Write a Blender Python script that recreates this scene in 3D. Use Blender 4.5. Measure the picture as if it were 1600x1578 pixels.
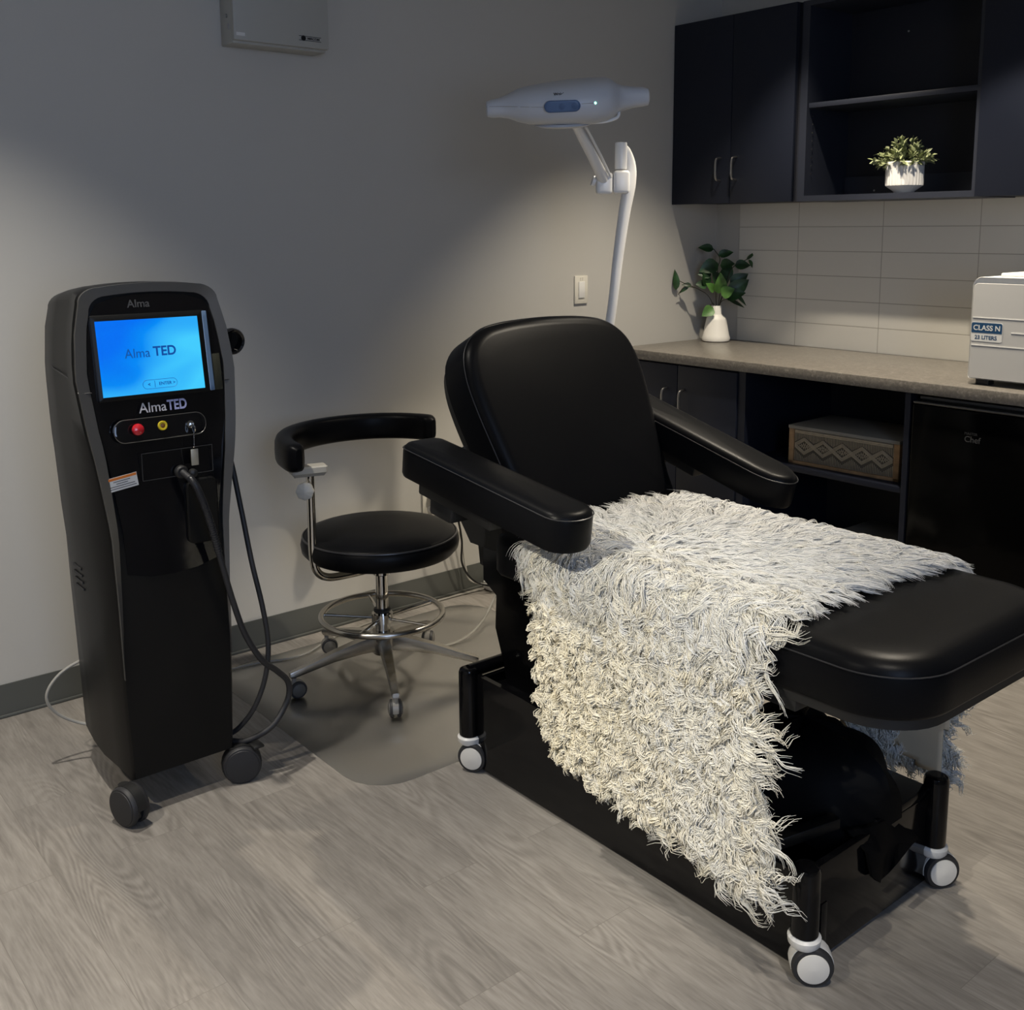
import bpy, bmesh, math, random
import numpy as np
from mathutils import Vector, Matrix
random.seed(7); RNG = np.random.default_rng(11)
for o in list(bpy.data.objects): bpy.data.objects.remove(o)
S = bpy.context.scene; COL = S.collection
PI = math.pi

# ------------------------------------------------------------------ camera
cd = bpy.data.cameras.new('camera'); cam = bpy.data.objects.new('camera', cd); COL.objects.link(cam)
S.camera = cam
F = Vector((-0.7627, 0.6274, -0.1561)).normalized()
Rv = Vector((0.63547, 0.77209, -0.0059)); Rv = (Rv - F * Rv.dot(F)).normalized(); Uv = Rv.cross(F)
M = Matrix(((Rv.x, Uv.x, -F.x, 3.2682), (Rv.y, Uv.y, -F.y, -3.9353), (Rv.z, Uv.z, -F.z, 1.4336), (0, 0, 0, 1)))
cam.matrix_world = M
cd.sensor_width = 36; cd.lens = 1657.23 / 1600 * 36; cd.shift_y = -(789 - 618.1) / 1600; cd.clip_start = 0.05

# ------------------------------------------------------------------ world, exposure
w = bpy.data.worlds.new('world'); S.world = w; w.use_nodes = True
w.node_tree.nodes['Background'].inputs[0].default_value = (0.5, 0.6, 0.85, 1)
w.node_tree.nodes['Background'].inputs[1].default_value = 0.02
S.view_settings.view_transform = 'Standard'; S.view_settings.look = 'None'
S.view_settings.gamma = 1.0; S.view_settings.use_curve_mapping = False
S.view_settings.exposure = 0.0

CEIL = 2.70; XR = 4.7; YF = -5.4
WARM = (1.0, 0.89, 0.72); COOL = (0.50, 0.66, 1.0)
# x, y, watts, cone degrees, blend, colour  (recessed ceiling downlights)
DOWN = [(0.86, -0.80, 172, 85, 0.6, WARM),
        (0.84, -3.36, 168, 87, 0.75, (1.0, 0.94, 0.84)),
        (2.30, -2.45, 6, 122, 0.6, (1.0, 0.93, 0.82)),
        (1.65, -4.75, 165, 112, 0.7, (1.0, 0.91, 0.78)),
        (1.72, -1.01, 165, 92, 0.2, WARM),
        (3.15, -3.10, 125, 76, 0.5, (1.0, 0.92, 0.80)),
        (2.15, -5.00, 470, 20, 0.8, (1.0, 0.94, 0.80))]
AIM = {6: (1.80, -2.42, 0.54)}   # the last one is an added spot, aimed to brighten the hanging sheepskin
# cool fill light, set at an added window in the unseen right wall
ad = bpy.data.lights.new('cool_fill', 'AREA'); ad.shape = 'RECTANGLE'; ad.size = 1.5; ad.size_y = 1.1
ad.energy = 34; ad.color = COOL
ao = bpy.data.objects.new('cool_fill', ad); COL.objects.link(ao)
ao.location = (XR - 0.05, -3.9, 1.75); ao.rotation_euler = (0, PI / 2, 0)

# ------------------------------------------------------------------ materials
def mat(name, col, rough=0.5, metal=0.0, **k):
    m = bpy.data.materials.new(name); m.use_nodes = True; nt = m.node_tree; b = nt.nodes['Principled BSDF']
    b.inputs['Base Color'].default_value = (*col, 1); b.inputs['Roughness'].default_value = rough
    b.inputs['Metallic'].default_value = metal
    for kk, v in k.items():
        if kk == 'spec': b.inputs['Specular IOR Level'].default_value = v
        if kk == 'coat': b.inputs['Coat Weight'].default_value = v; b.inputs['Coat Roughness'].default_value = 0.05
        if kk == 'emis': b.inputs['Emission Color'].default_value = (*v[0], 1); b.inputs['Emission Strength'].default_value = v[1]
        if kk == 'trans': b.inputs['Transmission Weight'].default_value = v
        if kk == 'sheen': b.inputs['Sheen Weight'].default_value = v
    if k.get('bump') or k.get('var'):
        tc = nt.nodes.new('ShaderNodeTexCoord'); n = nt.nodes.new('ShaderNodeTexNoise')
        n.inputs['Scale'].default_value = k.get('scale', 60); n.inputs['Detail'].default_value = 5
        nt.links.new(tc.outputs['Object'], n.inputs['Vector'])
        if k.get('bump'):
            bp = nt.nodes.new('ShaderNodeBump'); bp.inputs['Strength'].default_value = k['bump']; bp.inputs['Distance'].default_value = 0.004
            nt.links.new(n.outputs['Fac'], bp.inputs['Height']); nt.links.new(bp.outputs['Normal'], b.inputs['Normal'])
        if k.get('var'):
            mx = nt.nodes.new('ShaderNodeMix'); mx.data_type = 'RGBA'
            mx.inputs[6].default_value = (*[c * (1 - k['var']) for c in col], 1); mx.inputs[7].default_value = (*[min(1, c * (1 + k['var'])) for c in col], 1)
            cr = nt.nodes.new('ShaderNodeMapRange'); cr.inputs[1].default_value = .35; cr.inputs[2].default_value = .65
            nt.links.new(n.outputs['Fac'], cr.inputs[0]); nt.links.new(cr.outputs[0], mx.inputs[0]); nt.links.new(mx.outputs[2], b.inputs['Base Color'])
    return m

def wall_mat():
    return mat('wall_paint', (0.47, 0.455, 0.42), 0.75, bump=0.02, scale=260)

def plank_mat():
    m = bpy.data.materials.new('vinyl_planks'); m.use_nodes = True; nt = m.node_tree; N = nt.nodes; L = nt.links
    b = N['Principled BSDF']; tc = N.new('ShaderNodeTexCoord')
    br = N.new('ShaderNodeTexBrick'); br.offset = 0.37; br.offset_frequency = 2
    br.inputs['Scale'].default_value = 1; br.inputs['Brick Width'].default_value = 0.914; br.inputs['Row Height'].default_value = 0.152
    br.inputs['Mortar Size'].default_value = 0.0007; br.inputs['Mortar Smooth'].default_value = 0.3
    br.inputs['Color1'].default_value = (0, 0, 0, 1); br.inputs['Color2'].default_value = (1, 1, 1, 1); br.inputs['Mortar'].default_value = (0.5, 0.5, 0.5, 1)
    L.new(tc.outputs['Object'], br.inputs['Vector'])
    # grain: stretched noise, shifted per plank
    mp = N.new('ShaderNodeMapping'); mp.inputs['Scale'].default_value = (1.3, 11, 1)
    sep = N.new('ShaderNodeSeparateColor'); L.new(br.outputs['Color'], sep.inputs[0])
    mul = N.new('ShaderNodeMath'); mul.operation = 'MULTIPLY'; mul.inputs[1].default_value = 13; L.new(sep.outputs[0], mul.inputs[0])
    cmb = N.new('ShaderNodeCombineXYZ'); L.new(mul.outputs[0], cmb.inputs[0]); L.new(mul.outputs[0], cmb.inputs[2])
    add = N.new('ShaderNodeVectorMath'); L.new(tc.outputs['Object'], add.inputs[0]); L.new(cmb.outputs[0], add.inputs[1])
    L.new(add.outputs[0], mp.inputs['Vector'])
    n1 = N.new('ShaderNodeTexNoise'); n1.inputs['Scale'].default_value = 2.2; n1.inputs['Detail'].default_value = 3; n1.inputs['Distortion'].default_value = 1.2
    L.new(mp.outputs[0], n1.inputs['Vector'])
    mp2 = N.new('ShaderNodeMapping'); mp2.inputs['Scale'].default_value = (0.75, 5.0, 1); L.new(add.outputs[0], mp2.inputs['Vector'])
    n2 = N.new('ShaderNodeTexNoise'); n2.inputs['Scale'].default_value = 1.3; n2.inputs['Detail'].default_value = 1.5; n2.inputs['Distortion'].default_value = 0.5; L.new(mp2.outputs[0], n2.inputs['Vector'])
    mk = N.new('ShaderNodeMath'); mk.operation = 'MULTIPLY'; mk.inputs[1].default_value = 150; L.new(n2.outputs['Fac'], mk.inputs[0])
    wv = N.new('ShaderNodeMath'); wv.operation = 'SINE'; L.new(mk.outputs[0], wv.inputs[0])
    mp3 = N.new('ShaderNodeMapping'); mp3.inputs['Scale'].default_value = (7, 70, 1); L.new(add.outputs[0], mp3.inputs['Vector'])
    n3 = N.new('ShaderNodeTexNoise'); n3.inputs['Scale'].default_value = 2.4; n3.inputs['Detail'].default_value = 4; n3.inputs['Distortion'].default_value = 0.7; L.new(mp3.outputs[0], n3.inputs['Vector'])
    # broad patches where the ring pattern shows
    n4 = N.new('ShaderNodeTexNoise'); n4.inputs['Scale'].default_value = 4; n4.inputs['Detail'].default_value = 1; L.new(add.outputs[0], n4.inputs['Vector'])
    pr = N.new('ShaderNodeMapRange'); pr.inputs[1].default_value = .42; pr.inputs[2].default_value = .62; pr.inputs[3].default_value = 0.01; pr.inputs[4].default_value = .10; L.new(n4.outputs['Fac'], pr.inputs[0])
    wm = N.new('ShaderNodeMath'); wm.operation = 'MULTIPLY'; L.new(wv.outputs[0], wm.inputs[0]); L.new(pr.outputs[0], wm.inputs[1])
    a1 = N.new('ShaderNodeMath'); a1.operation = 'MULTIPLY_ADD'; a1.inputs[1].default_value = 0.50; L.new(n1.outputs['Fac'], a1.inputs[0])
    a2 = N.new('ShaderNodeMath'); a2.operation = 'ADD'; L.new(wm.outputs[0], a2.inputs[0])
    a3 = N.new('ShaderNodeMath'); a3.operation = 'MULTIPLY'; a3.inputs[1].default_value = 0.50; L.new(n3.outputs['Fac'], a3.inputs[0])
    L.new(a3.outputs[0], a2.inputs[1]); L.new(a2.outputs[0], a1.inputs[2])
    cr = N.new('ShaderNodeValToRGB'); e = cr.color_ramp.elements
    e[0].position = 0.25; e[0].color = (0.165, 0.150, 0.133, 1); e[1].position = 0.75; e[1].color = (0.315, 0.292, 0.262, 1)
    L.new(a1.outputs[0], cr.inputs[0])
    hv = N.new('ShaderNodeHueSaturation'); L.new(cr.outputs[0], hv.inputs['Color'])
    mr = N.new('ShaderNodeMapRange'); mr.inputs[3].default_value = 0.90; mr.inputs[4].default_value = 1.08; L.new(sep.outputs[0], mr.inputs[0]); L.new(mr.outputs[0], hv.inputs['Value'])
    mx = N.new('ShaderNodeMix'); mx.data_type = 'RGBA'; L.new(br.outputs['Fac'], mx.inputs[0]); L.new(hv.outputs[0], mx.inputs[6]); mx.inputs[7].default_value = (0.17, 0.155, 0.135, 1)
    L.new(mx.outputs[2], b.inputs['Base Color']); b.inputs['Roughness'].default_value = 0.50; b.inputs['Specular IOR Level'].default_value = 0.35
    bp = N.new('ShaderNodeBump'); bp.inputs['Strength'].default_value = 0.15; bp.inputs['Distance'].default_value = 0.002
    L.new(a1.outputs[0], bp.inputs['Height']); L.new(bp.outputs['Normal'], b.inputs['Normal'])
    return m

def tile_mat():
    m = bpy.data.materials.new('backsplash_tile'); m.use_nodes = True; nt = m.node_tree; N = nt.nodes; L = nt.links
    b = N['Principled BSDF']; tc = N.new('ShaderNodeTexCoord')
    sp = N.new('ShaderNodeSeparateXYZ'); L.new(tc.outputs['Object'], sp.inputs[0])
    cb = N.new('ShaderNodeCombineXYZ')
    ax = N.new('ShaderNodeMath'); ax.operation = 'ADD'; ax.inputs[1].default_value = 4 * 0.406 - 0.460; L.new(sp.outputs[0], ax.inputs[0])
    az = N.new('ShaderNodeMath'); az.operation = 'ADD'; az.inputs[1].default_value = 20 * 0.1036 - 1.017; L.new(sp.outputs[2], az.inputs[0])
    L.new(ax.outputs[0], cb.inputs[0]); L.new(az.outputs[0], cb.inputs[1])
    br = N.new('ShaderNodeTexBrick'); br.offset = 0.0; br.inputs['Scale'].default_value = 1; br.inputs['Brick Width'].default_value = 0.406; br.inputs['Row Height'].default_value = 0.1036
    br.inputs['Mortar Size'].default_value = 0.0016; br.inputs['Mortar Smooth'].default_value = 0.2; br.inputs['Bias'].default_value = -1
    br.inputs['Color1'].default_value = (0.62, 0.60, 0.55, 1); br.inputs['Color2'].default_value = (0.60, 0.58, 0.53, 1); br.inputs['Mortar'].default_value = (0.34, 0.32, 0.28, 1)
    L.new(cb.outputs[0], br.inputs['Vector']); L.new(br.outputs['Color'], b.inputs['Base Color']); b.inputs['Roughness'].default_value = 0.34
    inv = N.new('ShaderNodeMath'); inv.operation = 'SUBTRACT'; inv.inputs[0].default_value = 1; L.new(br.outputs['Fac'], inv.inputs[1])
    bp = N.new('ShaderNodeBump'); bp.inputs['Strength'].default_value = 0.5; bp.inputs['Distance'].default_value = 0.001
    L.new(inv.outputs[0], bp.inputs['Height']); L.new(bp.outputs['Normal'], b.inputs['Normal'])
    return m

def speckle_mat():
    m = mat('speckled_laminate', (0.12, 0.105, 0.09), 0.36); nt = m.node_tree; N = nt.nodes; L = nt.links; b = N['Principled BSDF']
    tc = N.new('ShaderNodeTexCoord'); n = N.new('ShaderNodeTexNoise'); n.inputs['Scale'].default_value = 85; n.inputs['Detail'].default_value = 5; n.inputs['Distortion'].default_value = 1.0
    L.new(tc.outputs['Object'], n.inputs['Vector']); cr = N.new('ShaderNodeValToRGB'); e = cr.color_ramp.elements
    e[0].position = 0.40; e[0].color = (0.115, 0.104, 0.090, 1); e[1].position = 0.62; e[1].color = (0.165, 0.150, 0.130, 1)
    x = e.new(0.70); x.color = (0.23, 0.21, 0.185, 1)
    L.new(n.outputs['Fac'], cr.inputs[0]); L.new(cr.outputs[0], b.inputs['Base Color'])
    return m

def macrame_mat():
    m = mat('macrame_weave', (0.32, 0.27, 0.19), 0.9); nt = m.node_tree; N = nt.nodes; L = nt.links; b = N['Principled BSDF']
    tc = N.new('ShaderNodeTexCoord')
    n = N.new('ShaderNodeTexNoise'); n.inputs['Scale'].default_value = 45; L.new(tc.outputs['Object'], n.inputs['Vector'])
    cr = N.new('ShaderNodeValToRGB'); e = cr.color_ramp.elements; e[0].color = (0.24, 0.20, 0.14, 1); e[1].color = (0.40, 0.34, 0.24, 1)
    L.new(n.outputs['Fac'], cr.inputs[0]); L.new(cr.outputs[0], b.inputs['Base Color'])
    return m

def display_mat():
    m = bpy.data.materials.new('lit_display'); m.use_nodes = True; nt = m.node_tree; N = nt.nodes; L = nt.links
    b = N['Principled BSDF']; tc = N.new('ShaderNodeTexCoord')
    sp = N.new('ShaderNodeSeparateXYZ'); L.new(tc.outputs['Generated'], sp.inputs[0])
    n = N.new('ShaderNodeTexNoise'); n.inputs['Scale'].default_value = 1.6; n.inputs['Detail'].default_value = 0; n.inputs['Distortion'].default_value = 0.6
    L.new(tc.outputs['Generated'], n.inputs['Vector'])
    # y grows to the right, z upwards
    a = N.new('ShaderNodeMath'); a.operation = 'MULTIPLY_ADD'; a.inputs[1].default_value = 0.65; L.new(sp.outputs[1], a.inputs[0])
    c = N.new('ShaderNodeMath'); c.operation = 'MULTIPLY_ADD'; c.inputs[1].default_value = -0.42; L.new(sp.outputs[2], c.inputs[0])
    d = N.new('ShaderNodeMath'); d.operation = 'MULTIPLY'; d.inputs[1].default_value = 0.9; L.new(n.outputs['Fac'], d.inputs[0])
    L.new(c.outputs[0], a.inputs[2]); L.new(d.outputs[0], c.inputs[2])
    cr = N.new('ShaderNodeValToRGB'); e = cr.color_ramp.elements
    e[0].position = 0.15; e[0].color = (0.0, 0.155, 0.90, 1); e[1].position = 0.95; e[1].color = (0.06, 0.62, 1.0, 1)
    x = e.new(0.5); x.color = (0.0, 0.25, 0.92, 1)
    L.new(a.outputs[0], cr.inputs[0])
    L.new(cr.outputs[0], b.inputs['Emission Color']); b.inputs['Emission Strength'].default_value = 0.95
    b.inputs['Base Color'].default_value = (0.0, 0.02, 0.06, 1); b.inputs['Roughness'].default_value = 0.2
    return m

def fur_mat():
    m = mat('sheep_wool', (0.82, 0.78, 0.68), 0.7, spec=0.2); nt = m.node_tree; N = nt.nodes; L = nt.links; b = N['Principled BSDF']
    tc = N.new('ShaderNodeTexCoord'); n = N.new('ShaderNodeTexNoise'); n.inputs['Scale'].default_value = 7; n.inputs['Detail'].default_value = 3
    L.new(tc.outputs['Object'], n.inputs['Vector'])
    at = N.new('ShaderNodeAttribute'); at.attribute_name = 'shade'
    mx = N.new('ShaderNodeMix'); mx.data_type = 'RGBA'; mx.inputs[6].default_value = (0.95, 0.88, 0.69, 1); mx.inputs[7].default_value = (0.90, 0.90, 0.885, 1)
    ad_ = N.new('ShaderNodeMath'); ad_.operation = 'MULTIPLY_ADD'; ad_.inputs[1].default_value = 0.45; ad_.use_clamp = True
    L.new(n.outputs['Fac'], ad_.inputs[0]); L.new(at.outputs['Fac'], ad_.inputs[2]); L.new(ad_.outputs[0], mx.inputs[0])
    L.new(mx.outputs[2], b.inputs['Base Color'])
    tr = N.new('ShaderNodeBsdfTranslucent'); ms = N.new('ShaderNodeMixShader'); ms.inputs[0].default_value = 0.30
    out = [q for q in N if q.type == 'OUTPUT_MATERIAL'][0]; L.new(mx.outputs[2], tr.inputs[0])
    L.new(b.outputs[0], ms.inputs[1]); L.new(tr.outputs[0], ms.inputs[2]); L.new(ms.outputs[0], out.inputs[0])
    return m

WALL = wall_mat(); PLANK = plank_mat(); TILE = tile_mat(); SPECK = speckle_mat(); MACR = macrame_mat(); DISP = display_mat(); WOOL = fur_mat()
CEILM = mat('ceiling_paint', (0.55, 0.55, 0.53), 0.9)
BASEB = mat('grey_vinyl_base', (0.085, 0.088, 0.080), 0.5)
NAVY = mat('navy_laminate', (0.009, 0.0115, 0.021), 0.45, spec=0.3, bump=0.05, scale=300)
NAVYE = mat('navy_edge_band', (0.016, 0.019, 0.030), 0.45)
NAVYI = mat('dark_cabinet_interior', (0.006, 0.007, 0.013), 0.6)
LEATH = mat('black_vinyl', (0.0038, 0.0040, 0.0048), 0.36, bump=0.05, scale=420, spec=0.09)
SEAM = mat('vinyl_piping', (0.022, 0.022, 0.024), 0.35)
FARM = mat('far_arm_vinyl', (0.013, 0.013, 0.014), 0.38, bump=0.10, scale=420, spec=0.5)
GLOSS = mat('gloss_black', (0.004, 0.004, 0.005), 0.06, spec=0.5)
GBASE = mat('gloss_black_metal', (0.0025, 0.0025, 0.003), 0.10, spec=0.28)
SATB = mat('satin_black_plastic', (0.0045, 0.0045, 0.0045), 0.40, spec=0.22)
TRIMG = mat('brushed_dark_grey', (0.13, 0.127, 0.122), 0.36, 0.7)
DARKP = mat('dark_plastic', (0.010, 0.010, 0.010), 0.5)
RUBB = mat('dark_rubber', (0.020, 0.020, 0.022), 0.55)
CHROME = mat('chrome', (0.62, 0.60, 0.56), 0.09, 1.0)
ALU = mat('polished_aluminium', (0.50, 0.48, 0.44), 0.26, 1.0)
STEEL = mat('brushed_steel', (0.45, 0.44, 0.43), 0.28, 1.0)
WHITE = mat('white_plastic', (0.72, 0.71, 0.68), 0.35)
PEARL = mat('pearl_white_cap', (0.70, 0.68, 0.63), 0.30, coat=0.4)
WENAM = mat('white_enamel', (0.84, 0.83, 0.81), 0.28)
LAMPW = mat('lamp_housing', (0.50, 0.52, 0.56), 0.35)
LAMPB = mat('lamp_key_pad', (0.06, 0.11, 0.22), 0.35)
CREAMP = mat('cream_plate', (0.66, 0.63, 0.55), 0.35)
KNOBW = mat('ivory_knob', (0.60, 0.58, 0.52), 0.4)
GREYC = mat('grey_cord', (0.30, 0.29, 0.26), 0.5)
WCORD = mat('white_cord', (0.55, 0.53, 0.48), 0.5)
BCORD = mat('black_cord', (0.008, 0.008, 0.008), 0.4)
RED = mat('red_button', (0.50, 0.012, 0.02), 0.25, coat=0.5)
YEL = mat('yellow_ring', (0.55, 0.42, 0.01), 0.4)
TAGM = mat('silver_tag', (0.40, 0.38, 0.32), 0.4, 0.5)
LABEL = mat('white_label', (0.62, 0.62, 0.60), 0.5)
ORANGE = mat('orange_strip', (0.60, 0.17, 0.02), 0.5)
INK = mat('black_ink', (0.01, 0.01, 0.012), 0.5)
PRINT = mat('silver_print', (0.45, 0.45, 0.48), 0.4)
PRINTB = mat('lilac_print', (0.32, 0.34, 0.55), 0.4)
NAVINK = mat('navy_screen_ink', (0.0, 0.05, 0.22), 0.4, emis=((0.0, 0.06, 0.32), 0.6))
DIMP = mat('faint_print', (0.05, 0.05, 0.05), 0.4)
BOXG = mat('grey_enamel_box', (0.36, 0.36, 0.335), 0.45)
CERAM = mat('white_ceramic', (0.84, 0.81, 0.74), 0.45)
CERAG = mat('grey_white_ceramic', (0.68, 0.67, 0.65), 0.4)
LEAFD = mat('dark_leaf', (0.018, 0.055, 0.016), 0.42, var=0.5, scale=25)
LEAFL = mat('light_leaf', (0.07, 0.17, 0.035), 0.45, var=0.3, scale=25)
LEAFP = mat('pale_sage_leaf', (0.24, 0.27, 0.13), 0.55, var=0.35, scale=60)
STEMM = mat('plant_stem', (0.03, 0.028, 0.015), 0.7)
WOODF = mat('pale_wood', (0.27, 0.165, 0.08), 0.55, var=0.2, scale=30)
CANV = mat('canvas_lid', (0.20, 0.19, 0.165), 0.85)
ACWH = mat('autoclave_shell', (0.66, 0.66, 0.65), 0.4)
ACGR = mat('autoclave_front', (0.46, 0.455, 0.44), 0.42)
BLUEL = mat('blue_label', (0.012, 0.055, 0.13), 0.4)
HIDE = mat('tanned_hide', (0.62, 0.52, 0.37), 0.8)
WOOLB = mat('wool_base', (0.90, 0.86, 0.74), 0.9, bump=1.0, scale=90, var=0.15)
CLOTH = mat('black_cloth', (0.003, 0.003, 0.0033), 0.6, spec=0.07)
GLEAM = mat('green_led', (0.1, 0.9, 0.6), 0.3, emis=((0.35, 1.0, 0.75), 3.0))
LENS = mat('downlight_lens', (0.8, 0.8, 0.8), 0.4, emis=((1.0, 0.87, 0.68), 2.0))
REDSP = mat('red_lever', (0.45, 0.05, 0.05), 0.4)
def clear_mat():
    m = bpy.data.materials.new('clear_vinyl'); m.use_nodes = True; nt = m.node_tree; N = nt.nodes; L = nt.links
    for n in list(N): N.remove(n)
    o = N.new('ShaderNodeOutputMaterial'); mx = N.new('ShaderNodeMixShader'); t = N.new('ShaderNodeBsdfTransparent'); g = N.new('ShaderNodeBsdfGlossy')
    fr = N.new('ShaderNodeFresnel'); fr.inputs[0].default_value = 1.16
    t.inputs[0].default_value = (0.975, 0.97, 0.955, 1); g.inputs['Roughness'].default_value = 0.28; g.inputs[0].default_value = (0.9, 0.9, 0.9, 1)
    L.new(fr.outputs[0], mx.inputs[0]); L.new(t.outputs[0], mx.inputs[1]); L.new(g.outputs[0], mx.inputs[2]); L.new(mx.outputs[0], o.inputs[0])
    return m
CLEAR = clear_mat()

# ------------------------------------------------------------------ mesh helpers
class MB:
    def __init__(s): s.v = []; s.f = []; s.mi = []; s.cur = 0
    def add(s, vs, fs):
        k = len(s.v); s.v += [tuple(v) for v in vs]; s.f += [tuple(k + i for i in f) for f in fs]; s.mi += [s.cur] * len(fs); return s
    def box(s, x0, x1, y0, y1, z0, z1, bev=0.0, M=None, seg=2):
        bm = bmesh.new(); bmesh.ops.create_cube(bm, size=1)
        for v in bm.verts: v.co = Vector(((x0 + x1) / 2 + v.co.x * (x1 - x0), (y0 + y1) / 2 + v.co.y * (y1 - y0), (z0 + z1) / 2 + v.co.z * (z1 - z0)))
        if bev > 0: bmesh.ops.bevel(bm, geom=list(bm.edges), offset=bev, segments=seg, profile=0.5, affect='EDGES')
        if M is not None: bmesh.ops.transform(bm, matrix=M, verts=bm.verts)
        bm.verts.ensure_lookup_table(); bm.verts.index_update()
        s.add([v.co.copy() for v in bm.verts], [[v.index for v in f.verts] for f in bm.faces]); bm.free(); return s
    def tube(s, pts, r, n=10, cap=True, closed=False, rot=0.0):
        pts = [Vector(p) for p in pts]; m = len(pts); rr = r if isinstance(r, (list, tuple)) else [r] * m
        up = None; rings = []
        for i, p in enumerate(pts):
            if closed: t = pts[(i + 1) % m] - pts[i - 1]
            else: t = pts[min(i + 1, m - 1)] - pts[max(i - 1, 0)]
            t.normalize()
            if up is None:
                up = Vector((0, 0, 1)) if abs(t.z) < 0.9 else Vector((1, 0, 0))
            a = up - t * up.dot(t)
            if a.length < 1e-5: a = t.orthogonal()
            a.normalize(); b = t.cross(a); up = a
            rings.append([p + (a * math.cos(rot + 2 * PI * k / n) + b * math.sin(rot + 2 * PI * k / n)) * rr[i] for k in range(n)])
        vs = [v for ring in rings for v in ring]; fs = []
        for i in range(m if closed else m - 1):
            j = (i + 1) % m
            for k in range(n): fs.append((i * n + k, i * n + (k + 1) % n, j * n + (k + 1) % n, j * n + k))
        if cap and not closed:
            fs.append(tuple(range(n - 1, -1, -1))); fs.append(tuple((m - 1) * n + k for k in range(n)))
        return s.add(vs, fs)
    def lathe(s, prof, M=None, n=40, ang=2 * PI, fn=None):
        vs = []; fs = []; m = len(prof)
        for i in range(n):
            a = ang * i / n
            for (r, z) in prof:
                q = r * (fn(a, z) if fn else 1); vs.append(Vector((q * math.cos(a), q * math.sin(a), z)))
        for i in range(n):
            for j in range(m - 1):
                a, b = i * m + j, ((i + 1) % n) * m + j
                fs.append((a, b, b + 1, a + 1))
        for j, rev in ((0, True), (m - 1, False)):
            if prof[j][0] > 1e-6:
                l = [i * m + j for i in range(n)]; fs.append(tuple(l[::-1] if rev else l))
        if M is not None: vs = [M @ v for v in vs]
        return s.add(vs, fs)
    def rings(s, rings, cap0=True, cap1=True, closed=True):
        n = len(rings[0]); vs = [v for r in rings for v in r]; fs = []
        for i in range(len(rings) - 1):
            for k in range(n if closed else n - 1): fs.append((i * n + k, i * n + (k + 1) % n, (i + 1) * n + (k + 1) % n, (i + 1) * n + k))
        if cap0: fs.append(tuple(range(n - 1, -1, -1)))
        if cap1: fs.append(tuple((len(rings) - 1) * n + k for k in range(n)))
        return s.add(vs, fs)
    def cushion(s, outline, prof, M=None, crown=0.0):
        """outline: 2D CCW points; prof: list of (inset, h). Filled top and bottom by shrinking rings (domed by crown)."""
        P = [Vector((p[0], p[1])) for p in outline]; n = len(P); nrm = []
        for i in range(n):
            t = (P[(i + 1) % n] - P[i - 1]).normalized(); nrm.append(Vector((t.y, -t.x)))
        c = sum(P, Vector((0, 0))) / n
        R = []
        for ins, h in prof: R.append([Vector((*(P[i] - nrm[i] * ins), h)) for i in range(n)])
        last = R[-1]; h = prof[-1][1]
        for f in (0.85, 0.6, 0.3, 0.08, 0.01): R.append([Vector((c.x + (q.x - c.x) * f, c.y + (q.y - c.y) * f, h + crown * (1 - f * f))) for q in last])
        if M is not None: R = [[M @ q for q in r] for r in R]
        return s.rings(R)
    def mesh(s, name, mats, sharp=38, smooth=True, org=(0, 0, 0)):
        me = bpy.data.meshes.new(name); o = Vector(org)
        me.from_pydata([tuple(Vector(v) - o) for v in s.v], [], s.f)
        for m in (mats if isinstance(mats, (list, tuple)) else [mats]): me.materials.append(m)
        if any(s.mi): me.polygons.foreach_set('material_index', s.mi)
        bm = bmesh.new(); bm.from_mesh(me); bmesh.ops.recalc_face_normals(bm, faces=bm.faces); bm.to_mesh(me); bm.free()
        if smooth:
            me.shade_smooth(); me.set_sharp_from_angle(angle=math.radians(sharp))
        me.update(); return me
    def obj(s, name, mats, parent=None, org=None, **k):
        if parent is not None: org = wl(parent)
        elif org is None:
            A = np.array([tuple(v) for v in s.v]); org = ((A[:, 0].min() + A[:, 0].max()) / 2, (A[:, 1].min() + A[:, 1].max()) / 2, A[:, 2].min())
        ob = bpy.data.objects.new(name, s.mesh(name, mats, org=org, **k)); COL.objects.link(ob)
        if parent is not None: ob.parent = parent
        else: ob.location = org
        return ob
def wl(o):
    v = Vector((0, 0, 0))
    while o is not None: v = v + o.location; o = o.parent
    return v
def thing(name, label, cat, loc, group=None):
    o = bpy.data.objects.new(name, None); COL.objects.link(o); o.location = loc; o.empty_display_size = 0.05
    o['label'] = label; o['category'] = cat
    if group: o['group'] = group
    return o
def tag(o, label, cat, group=None):
    o['label'] = label; o['category'] = cat
    if group: o['group'] = group
    return o
def struct(name, mb, m, org=(0, 0, 0), **k):
    o = mb.obj(name, m, org=org, **k); o['kind'] = 'structure'; return o
def text(name, body, size, M, m, parent, ext=0.0006, bold=0.0, align='LEFT', sx=1.0):
    cu = bpy.data.curves.new(name, 'FONT'); cu.body = body; cu.size = size; cu.extrude = ext; cu.offset = bold; cu.align_x = align
    t = bpy.data.objects.new('tmp', cu); COL.objects.link(t); bpy.context.view_layer.update()
    me = bpy.data.meshes.new_from_object(t.evaluated_get(bpy.context.evaluated_depsgraph_get())); bpy.data.objects.remove(t)
    me.transform(Matrix.Translation(-wl(parent)) @ M @ Matrix.Diagonal((sx, 1, 1, 1))); me.materials.clear(); me.materials.append(m)
    o = bpy.data.objects.new(name, me); COL.objects.link(o); o.parent = parent; return o
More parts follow.
